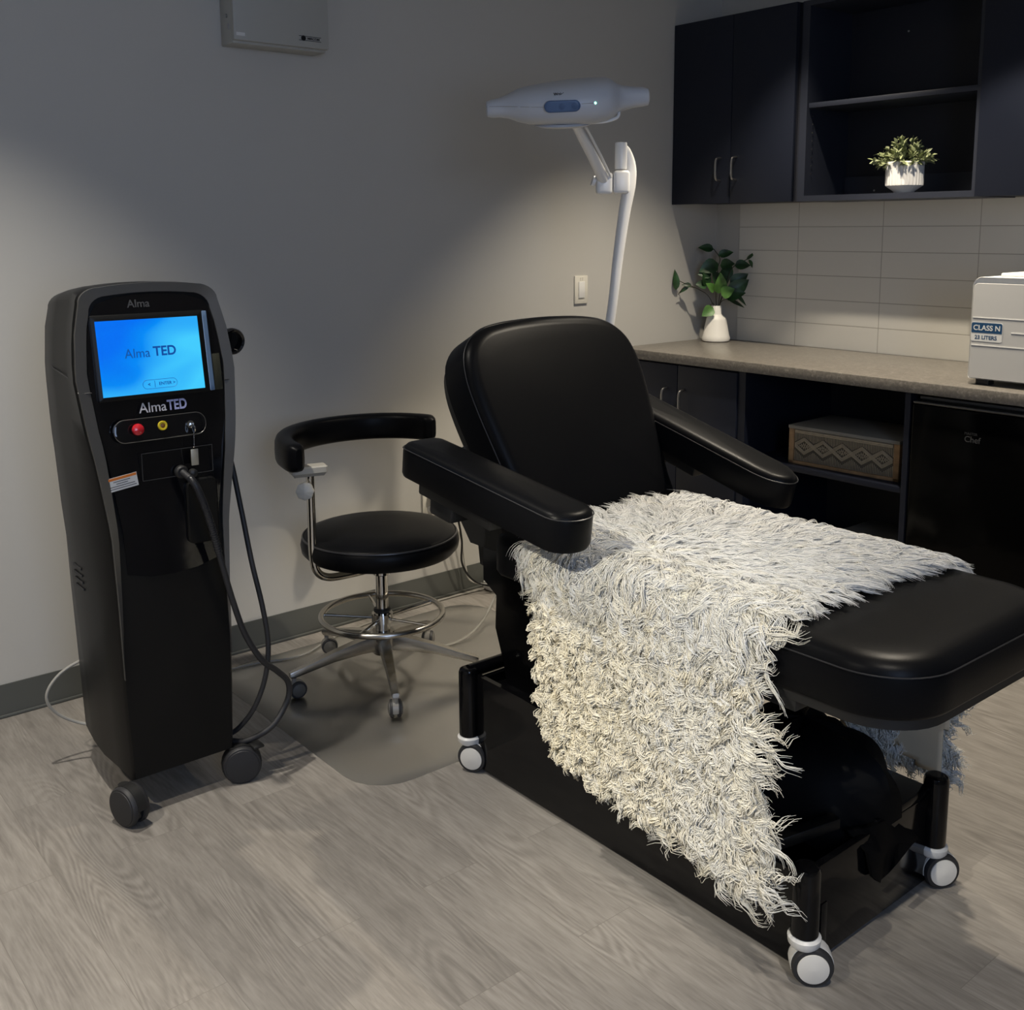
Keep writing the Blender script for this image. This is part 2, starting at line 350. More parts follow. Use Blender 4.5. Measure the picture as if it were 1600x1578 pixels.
def frame(o, ex, ey, ez):
    ex, ey, ez = Vector(ex).normalized(), Vector(ey).normalized(), Vector(ez).normalized()
    return Matrix(((ex.x, ey.x, ez.x, o[0]), (ex.y, ey.y, ez.y, o[1]), (ex.z, ey.z, ez.z, o[2]), (0, 0, 0, 1)))
def axis(o, d):
    z = Vector(d).normalized(); x = z.orthogonal().normalized() if abs(z.z) > .99 else Vector((0, 0, 1)).cross(z).normalized(); y = z.cross(x)
    return frame(o, x, y, z)
def spline(pts, n=8):
    P = [Vector(p) for p in pts]; P = [P[0] * 2 - P[1]] + P + [P[-1] * 2 - P[-2]]; out = []
    for i in range(1, len(P) - 2):
        a, b, c, d = P[i - 1:i + 3]
        for k in range(n):
            t = k / n; out.append(0.5 * ((2 * b) + (c - a) * t + (2 * a - 5 * b + 4 * c - d) * t * t + (3 * b - a - 3 * c + d) * t ** 3))
    out.append(P[-2]); return out
def rrect(x0, x1, y0, y1, r, n=8):
    """rounded rectangle CCW; r single or 4 (x1y0, x1y1, x0y1, x0y0)"""
    r = [r] * 4 if not isinstance(r, (list, tuple)) else r; out = []
    for (cx, cy, a0, rr) in ((x1 - r[0], y0 + r[0], -PI / 2, r[0]), (x1 - r[1], y1 - r[1], 0, r[1]), (x0 + r[2], y1 - r[2], PI / 2, r[2]), (x0 + r[3], y0 + r[3], PI, r[3])):
        for k in range(n + 1): a = a0 + PI / 2 * k / n; out.append((cx + rr * math.cos(a), cy + rr * math.sin(a)))
    return out
def resample(pts, n):
    P = [Vector(p) for p in pts]; P.append(P[0]); L = [0]
    for a, b in zip(P, P[1:]): L.append(L[-1] + (b - a).length)
    out = []; j = 0
    for i in range(n):
        d = L[-1] * i / n
        while L[j + 1] < d: j += 1
        t = (d - L[j]) / max(1e-9, L[j + 1] - L[j]); out.append(P[j].lerp(P[j + 1], t))
    return out

# ================================================================== THE SETTING
struct('floor', MB().box(0, XR, YF, 0, -0.05, 0), PLANK)
struct('ceiling', MB().box(-0.1, XR + .1, YF - .1, 0.1, CEIL, CEIL + .08), CEILM)
struct('wall_left', MB().box(-0.1, 0, YF, 0, 0, CEIL), WALL)
struct('wall_back', MB().box(-0.1, XR + .1, 0, 0.1, 0, CEIL), WALL)
struct('wall_front', MB().box(-0.1, XR + .1, YF - .1, YF, 0, CEIL), WALL)
wy0, wy1, wz0, wz1 = -4.7, -3.1, 1.15, 2.35
wr = MB(); wr.box(XR, XR + .1, YF, wy0, 0, CEIL); wr.box(XR, XR + .1, wy1, 0, 0, CEIL); wr.box(XR, XR + .1, wy0, wy1, 0, wz0); wr.box(XR, XR + .1, wy0, wy1, wz1, CEIL)
struct('wall_right', wr, WALL)
wf = MB()
for a in ((wy0, wy0 + .05, wz0, wz1), (wy1 - .05, wy1, wz0, wz1), (wy0, wy1, wz0, wz0 + .05), (wy0, wy1, wz1 - .05, wz1)): wf.box(XR + .01, XR + .07, *a)
struct('added_window_1', wf, WENAM)  # unseen window frame, added to go with the cool fill light
# wall base
bb = MB().box(0.0, 0.004, YF, -0.66, 0.0, 0.1017, 0.0); bb.box(0.004, 0.012, YF, -0.66, 0.0, 0.010, 0.003)
struct('baseboard_left', bb, BASEB)
struct('trim_1', MB().box(0.14, 2.6, -0.007, 0.0, 0.915, 1.56), TILE)

# ceiling downlights
for i, (x, y, e, ang, bl, c) in enumerate(DOWN):
    t = thing('recessed_light', 'round recessed ceiling downlight ' + ('above the plant corner of the worktop', 'above the tall black machine', 'above the reclining chair', 'near the camera side of the room', 'above the steriliser', 'on the far right of the ceiling', 'behind the camera, added to brighten the sheepskin')[i], 'ceiling light', (x, y, CEIL - .012), 'round downlights in the ceiling')
    MB().lathe([(0.052, 0.011), (0.075, 0.011), (0.078, 0.004), (0.074, 0.0), (0.052, 0.0)], Matrix.Translation((x, y, CEIL - .012))).obj('trim_ring', WENAM, t)
    MB().lathe([(0.0, 0.008), (0.051, 0.008), (0.051, 0.0115), (0, 0.0115)], Matrix.Translation((x, y, CEIL - .012))).obj('lens', LENS, t)
    ld = bpy.data.lights.new('lamp_light', 'SPOT'); ld.energy = e; ld.color = c; ld.spot_size = math.radians(ang); ld.spot_blend = bl; ld.shadow_soft_size = 0.03
    lo = bpy.data.objects.new('lamp_light', ld); COL.objects.link(lo); lo.parent = t; lo.location = (0, 0, -0.01)
    if i in AIM: lo.rotation_euler = (Vector(AIM[i]) - Vector((x, y, CEIL))).to_track_quat('-Z', 'Y').to_euler()

# ================================================================== CABINETRY
def bar_handle(x, z0, z1, y, parent):
    p = spline([(x, y, z0), (x, y - .026, z0 + .004), (x, y - .033, z0 + .02), (x, y - .034, (z0 + z1) / 2), (x, y - .033, z1 - .02), (x, y - .026, z1 - .004), (x, y, z1)], 4)
    MB().tube(p, 0.0048, 8).obj('handle', STEEL, parent)
zb, zt = 1.532, 2.30
c1 = thing('wall_cabinet', 'navy upper wall cabinet with two closed doors beside the left wall', 'cabinet', (0.33, -0.15, zb))
MB().box(0.003, 0.640, -0.298, -0.002, zb + .004, zt).obj('carcass', NAVYI, c1)
for (a, b, hx) in ((0.004, 0.3265, 0.276), (0.3295, 0.640, 0.361)):
    d = MB().box(a, b, -0.318, -0.299, zb, zt, 0.0012).obj('door', NAVY, c1); bar_handle(hx, zb + .095, zb + .19, -0.318, d)
c2 = thing('open_wall_shelf', 'open navy upper shelf unit holding the ribbed plant pot', 'shelf', (1.03, -0.15, zb))
MB().box(0.655, 0.688, -0.300, -0.002, zb, zt).obj('side_panel', NAVYE, c2)
MB().box(1.380, 1.396, -0.300, -0.002, zb, zt).obj('side_panel', NAVYE, c2)
MB().box(0.688, 1.380, -0.300, -0.014, zb, zb + .022).obj('bottom_panel', NAVYE, c2)
MB().box(0.688, 1.380, -0.300, -0.014, zt - .02, zt).obj('top_panel', NAVYE, c2)
MB().box(0.688, 1.380, -0.013, -0.002, zb, zt).obj('back_panel', NAVYI, c2)
MB().box(0.691, 1.379, -0.026, -0.0135, zb + .022, zb + .10).obj('hanging_rail', NAVYE, c2)
MB().box(0.692, 1.378, -0.294, -0.016, 1.893, 1.912, 0.001).obj('shelf', NAVYE, c2)
for k in range(9): MB().lathe([(0, 0), (0.0028, 0), (0.0028, 0.0012), (0, 0.0012)], axis((0.6902, -0.262, 1.64 + k * .032), (1, 0, 0)), 10).obj('pin_hole', STEEL, c2)
for xx, zz in ((0.83, 1.575), (1.26, 1.575), (0.94, 2.18)): MB().lathe([(0, 0), (0.004, 0), (0.004, 0.0015), (0, 0.0015)], axis((xx, -0.0262 if zz < 2 else -.0132, zz), (0, -1, 0)), 10).obj('screw_head', STEEL, c2)
MB().box(0.6405, 0.6545, -0.290, -0.002, zb, zt).obj('filler_strip', NAVYI, c2)
c3 = thing('wall_cabinet', 'navy upper wall cabinet cut off by the right edge, above the steriliser', 'cabinet', (1.82, -0.15, zb))
MB().box(1.399, 2.24, -0.298, -0.002, zb + .004, zt).obj('carcass', NAVYI, c3)
for (a, b, hx) in ((1.400, 1.818, 1.775), (1.822, 2.24, 1.865)):
    d = MB().box(a, b, -0.318, -0.299, zb, zt, 0.0012).obj('door', NAVY, c3); bar_handle(hx, zb + .095, zb + .19, -0.318, d)
# worktop
ct = MB().box(0.002, 2.55, -0.646, -0.008, 0.875, 0.915, 0.003)
tag(ct.obj('worktop', SPECK), 'long dark speckled laminate worktop along the tiled wall', 'countertop')
# lower double-door cabinet
c4 = thing('base_cabinet', 'navy lower cabinet with two doors behind the reclining chair', 'cabinet', (0.33, -0.3, 0))
MB().box(0.003, 0.632, -0.598, -0.01, 0.10, 0.873).obj('carcass', NAVYI, c4)
MB().box(0.003, 0.632, -0.54, -0.52, 0.0, 0.10).obj('toe_kick', NAVYI, c4)
for (a, b, hx) in ((0.014, 0.322, 0.268), (0.326, 0.634, 0.362)):
    d = MB().box(a, b, -0.62, -0.60, 0.105, 0.864, 0.0012).obj('door', NAVY, c4); bar_handle(hx, 0.665, 0.765, -0.62, d)
# lower open unit
c5 = thing('open_base_shelf', 'open navy lower shelf unit holding the macrame boxes', 'shelf', (1.03, -0.3, 0))
MB().box(0.637, 0.672, -0.612, -0.01, 0.0, 0.874).obj('side_panel', NAVY, c5)
MB().box(1.352, 1.372, -0.612, -0.01, 0.0, 0.874).obj('side_panel', NAVY, c5)
MB().box(0.672, 1.352, -0.03, -0.012, 0.0, 0.874).obj('back_panel', NAVYI, c5)
MB().box(0.673, 1.351, -0.60, -0.031, 0.510, 0.530, .001).obj('shelf', NAVY, c5)
MB().box(0.673, 1.351, -0.60, -0.031, 0.10, 0.12, .001).obj('shelf', NAVY, c5)
MB().box(0.673, 1.351, -0.55, -0.53, 0.0, 0.10).obj('toe_kick', NAVYI, c5)

# mini fridge
fr = thing('mini_fridge', 'black under-counter mini fridge right of the open shelf', 'fridge', (1.62, -0.33, 0))
MB().box(1.382, 1.862, -0.56, -0.06, 0.03, 0.862, 0.006).obj('cabinet', DARKP, fr)
d = MB().box(1.384, 1.860, -0.622, -0.566, 0.035, 0.838, 0.008, seg=3).obj('door', mat('fridge_black', (.002, .002, .002), .12, spec=.08), fr)
MB().box(1.388, 1.856, -0.624, -0.600, 0.8385, 0.846, 0.003).obj('door_handle', TRIMG, fr)
MB().box(1.400, 1.850, -0.600, -0.575, 0.852, 0.862, 0.002).obj('top_trim', DIMP, fr)
for xx in (1.42, 1.82): MB().lathe([(0, 0), (.018, 0), (.018, .03), (0, .03)], Matrix.Translation((xx, -0.5, 0)), 16).obj('foot', DARKP, fr)
MF = lambda x, y, z: frame((x, y, z), (1, 0, 0), (0, 0, 1), (0, -1, 0))
text('brand_print', 'MASTER', 0.012, MF(1.574, -0.6222, 0.757), DIMP, d, 0.0002)
text('brand_print', 'Chef', 0.028, MF(1.574, -0.6222, 0.733), DIMP, d, 0.0002, 0.0003)

# macrame boxes
def macrame_box(loc, w, dpt, h, ang, label):
    t = thing('storage_box', label, 'box', loc, 'macrame storage boxes in the open shelf'); t.rotation_euler = (0, 0, ang); t.location = (0, 0, 0)
    y0, y1, x0, x1 = 0, dpt, 0, w
    fr_ = MB()
    for xx in ((x0, x0 + .022), (x1 - .022, x1)):
        for yy in ((y0, y0 + .02), (y1 - .02, y1)): fr_.box(*xx, *yy, 0, h, .001)
    fr_.box(x0, x1, y0, y0 + .02, 0, .012, .001); fr_.box(x0, x1, y1 - .02, y1, 0, .012, .001); fr_.box(x0, x0 + .02, y0, y1, 0, .012, .001); fr_.box(x1 - .02, x1, y0, y1, 0, .012, .001)
    fr_.obj('wood_frame', WOODF, t)
    MB().box(x0 + .004, x1 - .004, y0 + .008, y1 - .004, .012, h - .004, .002).obj('liner', mat('dim_liner', (0.10, 0.085, 0.06), 0.9), t)
    MB().box(x0 - .002, x1 + .002, y0 - .004, y1 + .002, h - .004, h + .010, .003).obj('lid', CANV, t)
    mm = MB()  # knotted cord panel on the front and right side
    def panel(P, Wd):
        cols = int(Wd / .009)
        a0, a1 = .026, Wd - .026
        mm.box(0, 0, 0, 0, 0, 0) if False else None
        def seg(u0, v0, u1, v1, r=.0017):
            mm.tube([P(u0, v0), P((u0 + u1) / 2, (v0 + v1) / 2), P(u1, v1)], r, 5)
        rep = 5; dw = (a1 - a0) / rep
        vt, vb = h - .034, .040
        for k in range(rep):
            c = a0 + dw * (k + .5); vm = (vt + vb) / 2; hh = (vt - vb) / 2
            for s in range(-1, 2):
                q = 1 - abs(s) * .0
                seg(c - dw / 2, vm + s * .006, c, vt - .006 + s * .005, .0022); seg(c, vt - .006 + s * .005, c + dw / 2, vm + s * .006, .0022)
                seg(c - dw / 2, vm + s * .006, c, vb + .006 + s * .005, .0022); seg(c, vb + .006 + s * .005, c + dw / 2, vm + s * .006, .0022)
            for q in range(-3, 4):
                u = c + q * dw * .11; e = hh * (1 - abs(q) * .24) - .012
                if e > .004: seg(u - .004, vm - e * .6, u + .006, vm + e * .6, .0014); seg(u + .006, vm - e * .6, u - .004, vm + e * .6, .0014)
        n = int((a1 - a0) / .0065)
        for i in range(n + 1):
            u = a0 + (a1 - a0) * i / n; ph = ((u - a0) / dw) % 1; k = abs(ph - .5) * 2
            seg(u, h - .018, u + .001, h - .030 - k * (vt - vb) * .34, .0015); seg(u, .014, u + .001, .026 + k * (vt - vb) * .42, .0016)
        for v in (h - .016, h - .010): seg(a0, v, a1, v, .004)
    panel(lambda u, v: (u, y0 + .003, v), w)
    panel(lambda u, v: (x1 - .002, u, v), dpt)
    mm.obj('macrame_panel', MACR, t)
    t.location = loc; return t
macrame_box((0.842, -0.555, 0.530), 0.455, 0.30, 0.140, math.radians(2.5), 'macrame-fronted wooden box with canvas lid on the middle shelf')
macrame_box((1.00, -0.50, 0.120), 0.34, 0.30, 0.140, math.radians(0), 'dim macrame box on the bottom shelf, under the other macrame box')

# autoclave
ac = thing('steriliser', 'white and grey bench steriliser at the right end of the worktop', 'steriliser', (1.75, -0.35, 0.915))
ax0, ax1, ay0, az0, az1 = 1.540, 1.985, -0.562, 0.934, 1.268
sec = rrect(ax0, ax1, az0, az1, [.008, .03, .03, .008], 6)
def xz(sec_, y, ins=0.0):
    cx, cz = (ax0 + ax1) / 2, (az0 + az1) / 2
    return [Vector((cx + (p[0] - cx) * (1 - ins), y, cz + (p[1] - cz) * (1 - ins))) for p in sec_]
MB().rings([xz(sec, ay0 + .006, .012), xz(sec, ay0, .006), xz(sec, ay0 + .004, 0), xz(sec, -0.10, 0), xz(sec, -0.096, .01)]).obj('shell', ACWH, ac)
sec2 = rrect(ax0 + .008, ax1 - .008, az0 + .004, az1 - .02, [.004, .016, .016, .004], 6)
fp = MB().rings([xz(sec2, ay0 - .0), xz(sec2, ay0 - .006), xz(sec2, ay0 - .008, .006)]).obj('front_cover', ACGR, ac)
for zz, xa in ((1.137, ax0 + .012), (1.047, ax0 + .012)): MB().box(xa, ax1 - .012, ay0 - .0095, ay0 - .0075, zz - .0012, zz + .0012).obj('seam_line', WHITE, ac)
MB().box(1.68, ax1 - .03, ay0 - .0095, ay0 - .0075, 1.092, 1.095).obj('seam_line', WHITE, ac)
MB().box(1.60, 1.95, -0.50, -0.16, az1 - .002, az1 + .012, .005).obj('top_tray', ACWH, ac)
lb = MB().cushion(rrect(1.549, 1.652, 1.060, 1.122, .006), [(0, 0), (0, .0012)], frame((0, ay0 - .0078, 0), (1, 0, 0), (0, 0, 1), (0, -1, 0))).obj('label', LABEL, ac)
MB().cushion(rrect(1.550, 1.651, 1.088, 1.121, [.001, .006, .006, .001]), [(0, 0), (0, .0006)], frame((0, ay0 - .0090, 0), (1, 0, 0), (0, 0, 1), (0, -1, 0))).obj('label_band', BLUEL, lb)
text('label_text', 'CLASS N', 0.0235, MF(1.5555, ay0 - .0098, 1.0965), LABEL, lb, 0.0002, 0.0004)
text('label_text', '23 LITERS', 0.0175, MF(1.562, ay0 - .0092, 1.0675), BLUEL, lb, 0.0002, 0.0004)
for xx in (1.585, 1.93):
    for yy in (-.53, -.18): MB().box(xx - .022, xx + .022, yy - .02, yy + .02, 0.9152, 0.936, .002).obj('foot', DARKP, ac)

# ------------------------------------------------------------------ leaves
def leaf(mb, base, d, up, L, W, curl=0.25, n=6):
    d = Vector(d).normalized(); s = d.cross(Vector(up)).normalized(); u = s.cross(d)
    rows = []
    for i in range(n + 1):
        t = i / n; wd = W * math.sin(PI * min(1, t ** 0.75)) ** 0.9 if 0 < t < 1 else 0.0006
        c = Vector(base) + d * (L * t) + u * (-curl * L * t * t)
        rows.append([c + s * wd * k + u * (abs(k) * wd * .25) for k in (-1, -.5, 0, .5, 1)])
    off = -u * .0006
    vs = [v for r in rows for v in r] + [v + off for r in rows for v in r]; m = len(rows) * 5; fs = []
    for i in range(n):
        for k in range(4):
            a = i * 5 + k; fs.append((a, a + 1, a + 6, a + 5)); fs.append((m + a, m + a + 5, m + a + 6, m + a + 1))
    mb.add(vs, fs)
# vase with branches on the worktop
vx, vy = 0.122, -0.135; vz = 0.9155
pl = thing('potted_plant', 'white ceramic vase with leafy dark green branches in the worktop corner', 'plant', (vx, vy, vz))
MB().lathe([(0, 0), (.056, 0), (.062, .004), (.0645, .016), (.060, .028), (.046, .098), (.043, .108), (.028, .120), (.0245, .126), (.024, .160), (.022, .163), (.019, .160), (.019, .126), (0, .12)], Matrix.Translation((vx, vy, vz)), 48).obj('vase', CERAM, pl)
st = MB(); ld_ = MB(); ll = MB()
random.seed(5)
Rh = Vector((0.635, 0.772, 0)); Fh = Vector((-0.772, 0.635, 0))   # along the corner view: sideways and away
B0 = Vector((vx, vy, vz + .155))
def P2(a, b, c): return B0 + Rh * a + Vector((0, 0, 1)) * b - Fh * c
PX = 1 / 355.0
def br(pts, r=.0018): st.tube(spline([P2(*p) for p in pts], 5), r, 6)
# a = right, b = up, c = towards the room
LV = [((0.0, 0.16, .01), (.01, .235, .01)), ]
br([(0, -.03, 0), (.015, .08, 0), (.0, .17, 0), (.01, .22, .0), (-.02, .265, 0)])
br([(0, -.03, 0), (.03, .07, .01), (.055, .16, .01), (.09, .20, .01), (.13, .215, 0), (.15, .235, 0)])
br([(0, -.03, 0), (-.04, .05, .02), (-.09, .085, .02), (-.15, .11, .02), (-.19, .13, .02)])
br([(-.10, .09, .02), (-.15, .095, .02), (-.18, .06, .02)])
br([(0, -.03, 0), (.02, .03, .02), (.07, .035, .02), (.11, .01, .02)])
br([(0, -.03, 0), (.03, .06, 0), (.08, .07, 0), (.125, .02, 0)])
br([(0, -.03, 0), (-.02, .02, .02), (-.045, .0, .03)])
br([(0, -.03, 0), (-.01, .08, .03), (-.005, .12, .04)])
def lf(mb, a, b, c, da, db, dc, L, W, tw=0.3):
    d = Rh * da + Vector((0, 0, db)) - Fh * dc; upv = -Fh * 1.0 + Vector((0, 0, .5)) + Rh * tw
    leaf(mb, P2(a, b, c), d, upv, L * 1.08, W * 1.25)
D = [(-.02, .262, 0, -1, .25, .1, .062, .017), (.0, .235, 0, 1, .3, .2, .065, .016), (.0, .20, .01, -1, -.35, .3, .085, .028), (.01, .19, .01, .7, .2, .5, .06, .022),
     (.02, .17, 0, .3, -.9, .3, .07, .024), (.075, .19, .01, 1, .1, .2, .065, .02), (.14, .215, 0, .6, -.8, 0, .045, .008), (.13, .215, 0, .8, .7, 0, .05, .006),
     (-.05, .10, .02, -.2, 1, .3, .058, .020), (-.05, .10, .02, -.8, .2, .3, .05, .018), (-.12, .10, .02, -.5, .1, .1, .04, .010), (-.19, .08, .02, -.0, 1, .2, .085, .014),
     (.05, .06, .02, .9, .75, .3, .10, .030), (.03, .05, .03, .9, .3, .5, .085, .026), (.06, .10, 0, .8, .6, .3, .085, .026), (.07, .07, .01, .9, -.7, .2, .08, .009), (.05, .035, .02, 1, -.35, .1, .075, .008),
     (-.03, .15, .01, -.9, .1, .2, .055, .02), (.01, .10, .02, -.4, .9, .3, .07, .025), (.03, .13, -.01, .5, .9, .0, .07, .024), (-.13, .10, .02, -.7, -.5, .1, .05, .006)]
for q in D: lf(ld_, *q)
for q in [(.0, .065, .04, .1, 1, .5, .088, .026), (.01, .06, .05, .6, .4, .5, .06, .024), (-.02, .075, .04, -.5, .6, .5, .055, .018), (-.02, .0, .03, -.75, -.45, .4, .06, .022)]: lf(ll, *q)
st.obj('stem', STEMM, pl); ld_.obj('leaves', LEAFD, pl); ll.obj('leaves', LEAFL, pl)['label'] = 'lighter green leaves'
# ribbed pot on the open wall shelf
px_, py_, pz_ = 1.080, -0.228, zb + .0225
pp = thing('potted_plant', 'small white ribbed pot with pale sage leaves on the open wall shelf', 'plant', (px_, py_, pz_))
rib = lambda a, z: 1 + (.045 * abs(math.cos(a * 15)) - .02) * (1 if z > .026 else 0)
MB().lathe([(0, 0), (.036, 0), (.038, .006), (.052, .016), (.066, .027), (.067, .034), (.067, .112), (.065, .114), (.060, .112), (.058, .10), (0, .10)], Matrix.Translation((px_, py_, pz_)), 180, fn=rib).obj('pot', CERAG, pp)
pm = MB(); sm_ = MB(); random.seed(9)
for i in range(70):
    a = random.uniform(0, 2 * PI); e = random.uniform(.15, 1.35); q = Vector((math.cos(a) * math.cos(e), math.sin(a) * math.cos(e), math.sin(e)))
    b = Vector((px_, py_, pz_ + .10)) + Vector((q.x * .03, q.y * .03, 0)); Ls = random.uniform(.05, .085); tip = b + Vector((q.x * 1.15, q.y * .95, q.z * 1.35)) * Ls - Vector((0, 0, .012 * math.cos(e)))
    sm_.tube([b, (b + tip) / 2 + Vector((0, 0, .006)), tip], .0008, 4)
    for k in range(9):
        t = random.uniform(.35, 1); c = b.lerp(tip, t); dd = (q * .7 + Vector((random.uniform(-1, 1), random.uniform(-1, 1), random.uniform(-.6, 1))) * .8)
        leaf(pm, c, dd, (random.uniform(-1, 1), random.uniform(-1, .2), 1), random.uniform(.018, .030), random.uniform(.005, .0085), .2, 4)
sm_.obj('stem', STEMM, pp); pm.obj('leaves', LEAFP, pp)

# ================================================================== WALL FITTINGS
eb = thing('electrical_box', 'grey metal electrical box mounted high on the left wall', 'electrical box', (0.05, -2.265, 2.0))
MB().box(0.001, 0.085, -2.428, -2.102, 2.005, 2.50, .004).obj('housing', BOXG, eb)
MB().box(0.085, 0.103, -2.431, -2.099, 2.013, 2.50, .003).obj('cover', BOXG, eb)
cyl = MB().lathe([(0, 0), (.006, 0), (.006, .004), (0, .004)], axis((0.05, -2.4285, 2.09), (0, -1, 0)), 14); cyl.box(.055, .062, -2.4295, -2.428, 2.05, 2.065)
cyl.obj('lock', STEEL, eb)
MW = lambda y, z, x=0.1035: frame((x, y, z), (0, 1, 0), (0, 0, 1), (1, 0, 0))
MB().box(.1032, .1040, -2.424, -2.395, 2.026, 2.036).obj('sticker', LABEL, eb)
lg = MB()
for zz in (2.0335, 2.0465): lg.box(.1032, .1038, -2.208, -2.128, zz, zz + .0016)
lg.lathe([(.005, 0), (.0085, 0), (.0085, .0008), (.005, .0008), (.005, 0)], axis((.1032, -2.192, 2.041), (1, 0, 0)), 20); lg.box(.1032, .1038, -2.1935, -2.1905, 2.034, 2.048)
lg.obj('emblem', INK, eb); text('emblem_text', 'MIRCOM', 0.009, MW(-2.178, 2.0380), INK, eb, 0.0002, 0.0004, sx=1.25)

sw = thing('light_switch', 'white rocker light switch on the left wall near the worktop', 'light switch', (0.003, -0.872, 1.176))
MB().box(0.0005, 0.007, -0.909, -0.835, 1.118, 1.234, .002).obj('plate', CREAMP, sw)
MB().box(0.007, 0.011, -0.889, -0.855, 1.142, 1.210, .0012).obj('rocker', WHITE, sw)
dots = MB()
for dz in (0, .007): 
    for dy in (-.006, .006): dots.lathe([(0, 0), (.0016, 0), (.0016, .001), (0, .001)], axis((0.007, -0.872 + dy, 1.217 + dz), (1, 0, 0)), 8)
dots.obj('indicator', GREYC, sw)

ou = thing('wall_outlet', 'white duplex outlet low on the left wall behind the stool', 'outlet', (0.003, -1.66, 0.39))
MB().box(0.0005, 0.007, -1.697, -1.620, 0.335, 0.452, .002).obj('plate', CREAMP, ou)
for z in (0.368, 0.418): MB().cushion(rrect(-1.675, -1.642, z - .014, z + .014, .01), [(0, 0), (0, .003), (.001, .0035)], frame((0.007, 0, 0), (0, 1, 0), (0, 0, 1), (1, 0, 0))).obj('socket', WHITE, ou)
pc = thing('plugged_cable', 'black power cord plugged into the wall outlet', 'cord', (0.03, -1.64, 0.0))
MB().tube([(0.011, -1.659, .420), (.03, -1.655, .420), (.045, -1.648, .418), (.06, -1.64, .414)], [.016, .017, .012, .007], 12).obj('plug', DARKP, pc)
MB().tube(spline([(.055, -1.642, .415), (.085, -1.60, .36), (.075, -1.565, .24), (.055, -1.55, .14), (.06, -1.50, .06), (.10, -1.43, .03), (.14, -1.34, .015), (.22, -1.30, .006)], 8), .0042, 8).obj('cable', BCORD, pc)
wc = MB().tube(spline([(.015, -1.60, .335), (.03, -1.54, .25), (.025, -1.515, .13), (.03, -1.50, .06), (.05, -1.46, .035), (.09, -1.42, .03)], 8), .0042, 8)
tag(wc.obj('white_cable', WCORD), 'thin white cable running down the left wall beside the outlet', 'cord')
ps = thing('power_strip', 'white power strip on the floor against the left wall behind the chair', 'power strip', (0.06, -1.26, 0))
MB().box(0.03, 0.085, -1.43, -1.10, 0.002, 0.036, .006).obj('body', WENAM, ps)
for k in range(4): MB().box(.045, .072, -1.405 + k * .07, -1.37 + k * .07, .036, .0375).obj('socket', WHITE, ps)
lp = MB().tube(spline([(.12, -1.36, .012), (.10, -1.42, .05), (.11, -1.44, .11), (.14, -1.40, .14), (.19, -1.36, .10), (.20, -1.30, .03), (.25, -1.27, .006)], 8), .004, 8)
tag(lp.obj('black_cable', BCORD), 'black cable looping above the floor beside the power strip', 'cord')
gc = MB().tube(spline([(.36, -1.44, .30), (.36, -1.52, .22), (.37, -1.62, .13), (.40, -1.72, .045), (.42, -1.83, .008), (.40, -1.95, .005), (.30, -2.05, .005), (.20, -2.10, .005)], 10), .0045, 8)
tag(gc.obj('grey_cable', GREYC), 'grey cable sloping to the floor behind the stool foot ring', 'cord')
gc = MB().tube(spline([(.05, -1.35, .005), (.035, -1.60, .005), (.05, -1.9, .005), (.10, -2.15, .005), (.17, -2.32, .005), (.13, -2.48, .005), (.14, -2.60, .005), (.30, -2.70, .005), (.36, -2.74, .008), (.42, -2.80, .02)], 8), .0032, 8)
tag(gc.obj('grey_cable', GREYC), 'thin grey cable on the floor between stool and tall machine', 'cord')
gc = MB().tube(spline([(.47, -3.06, .30), (.43, -3.11, .288), (.42, -3.163, .263), (.42, -3.198, .225), (.42, -3.20, .187), (.42, -3.171, .145), (.43, -3.12, .111), (.47, -3.06, .10)], 10), .0042, 8)
tag(gc.obj('power_cable', GREYC), 'grey power cable curving out behind the left side of the tall machine', 'cord')

# clear mat
mm = MB().cushion(resample([(p[0], p[1]) for p in rrect(0.10, 1.09, -2.62, -1.55, .13, 10)], 90), [(0, .0005), (0, .0025), (.001, .003)])
mo = tag(mm.obj('chair_mat', CLEAR), 'clear vinyl chair mat under the stool', 'floor mat')

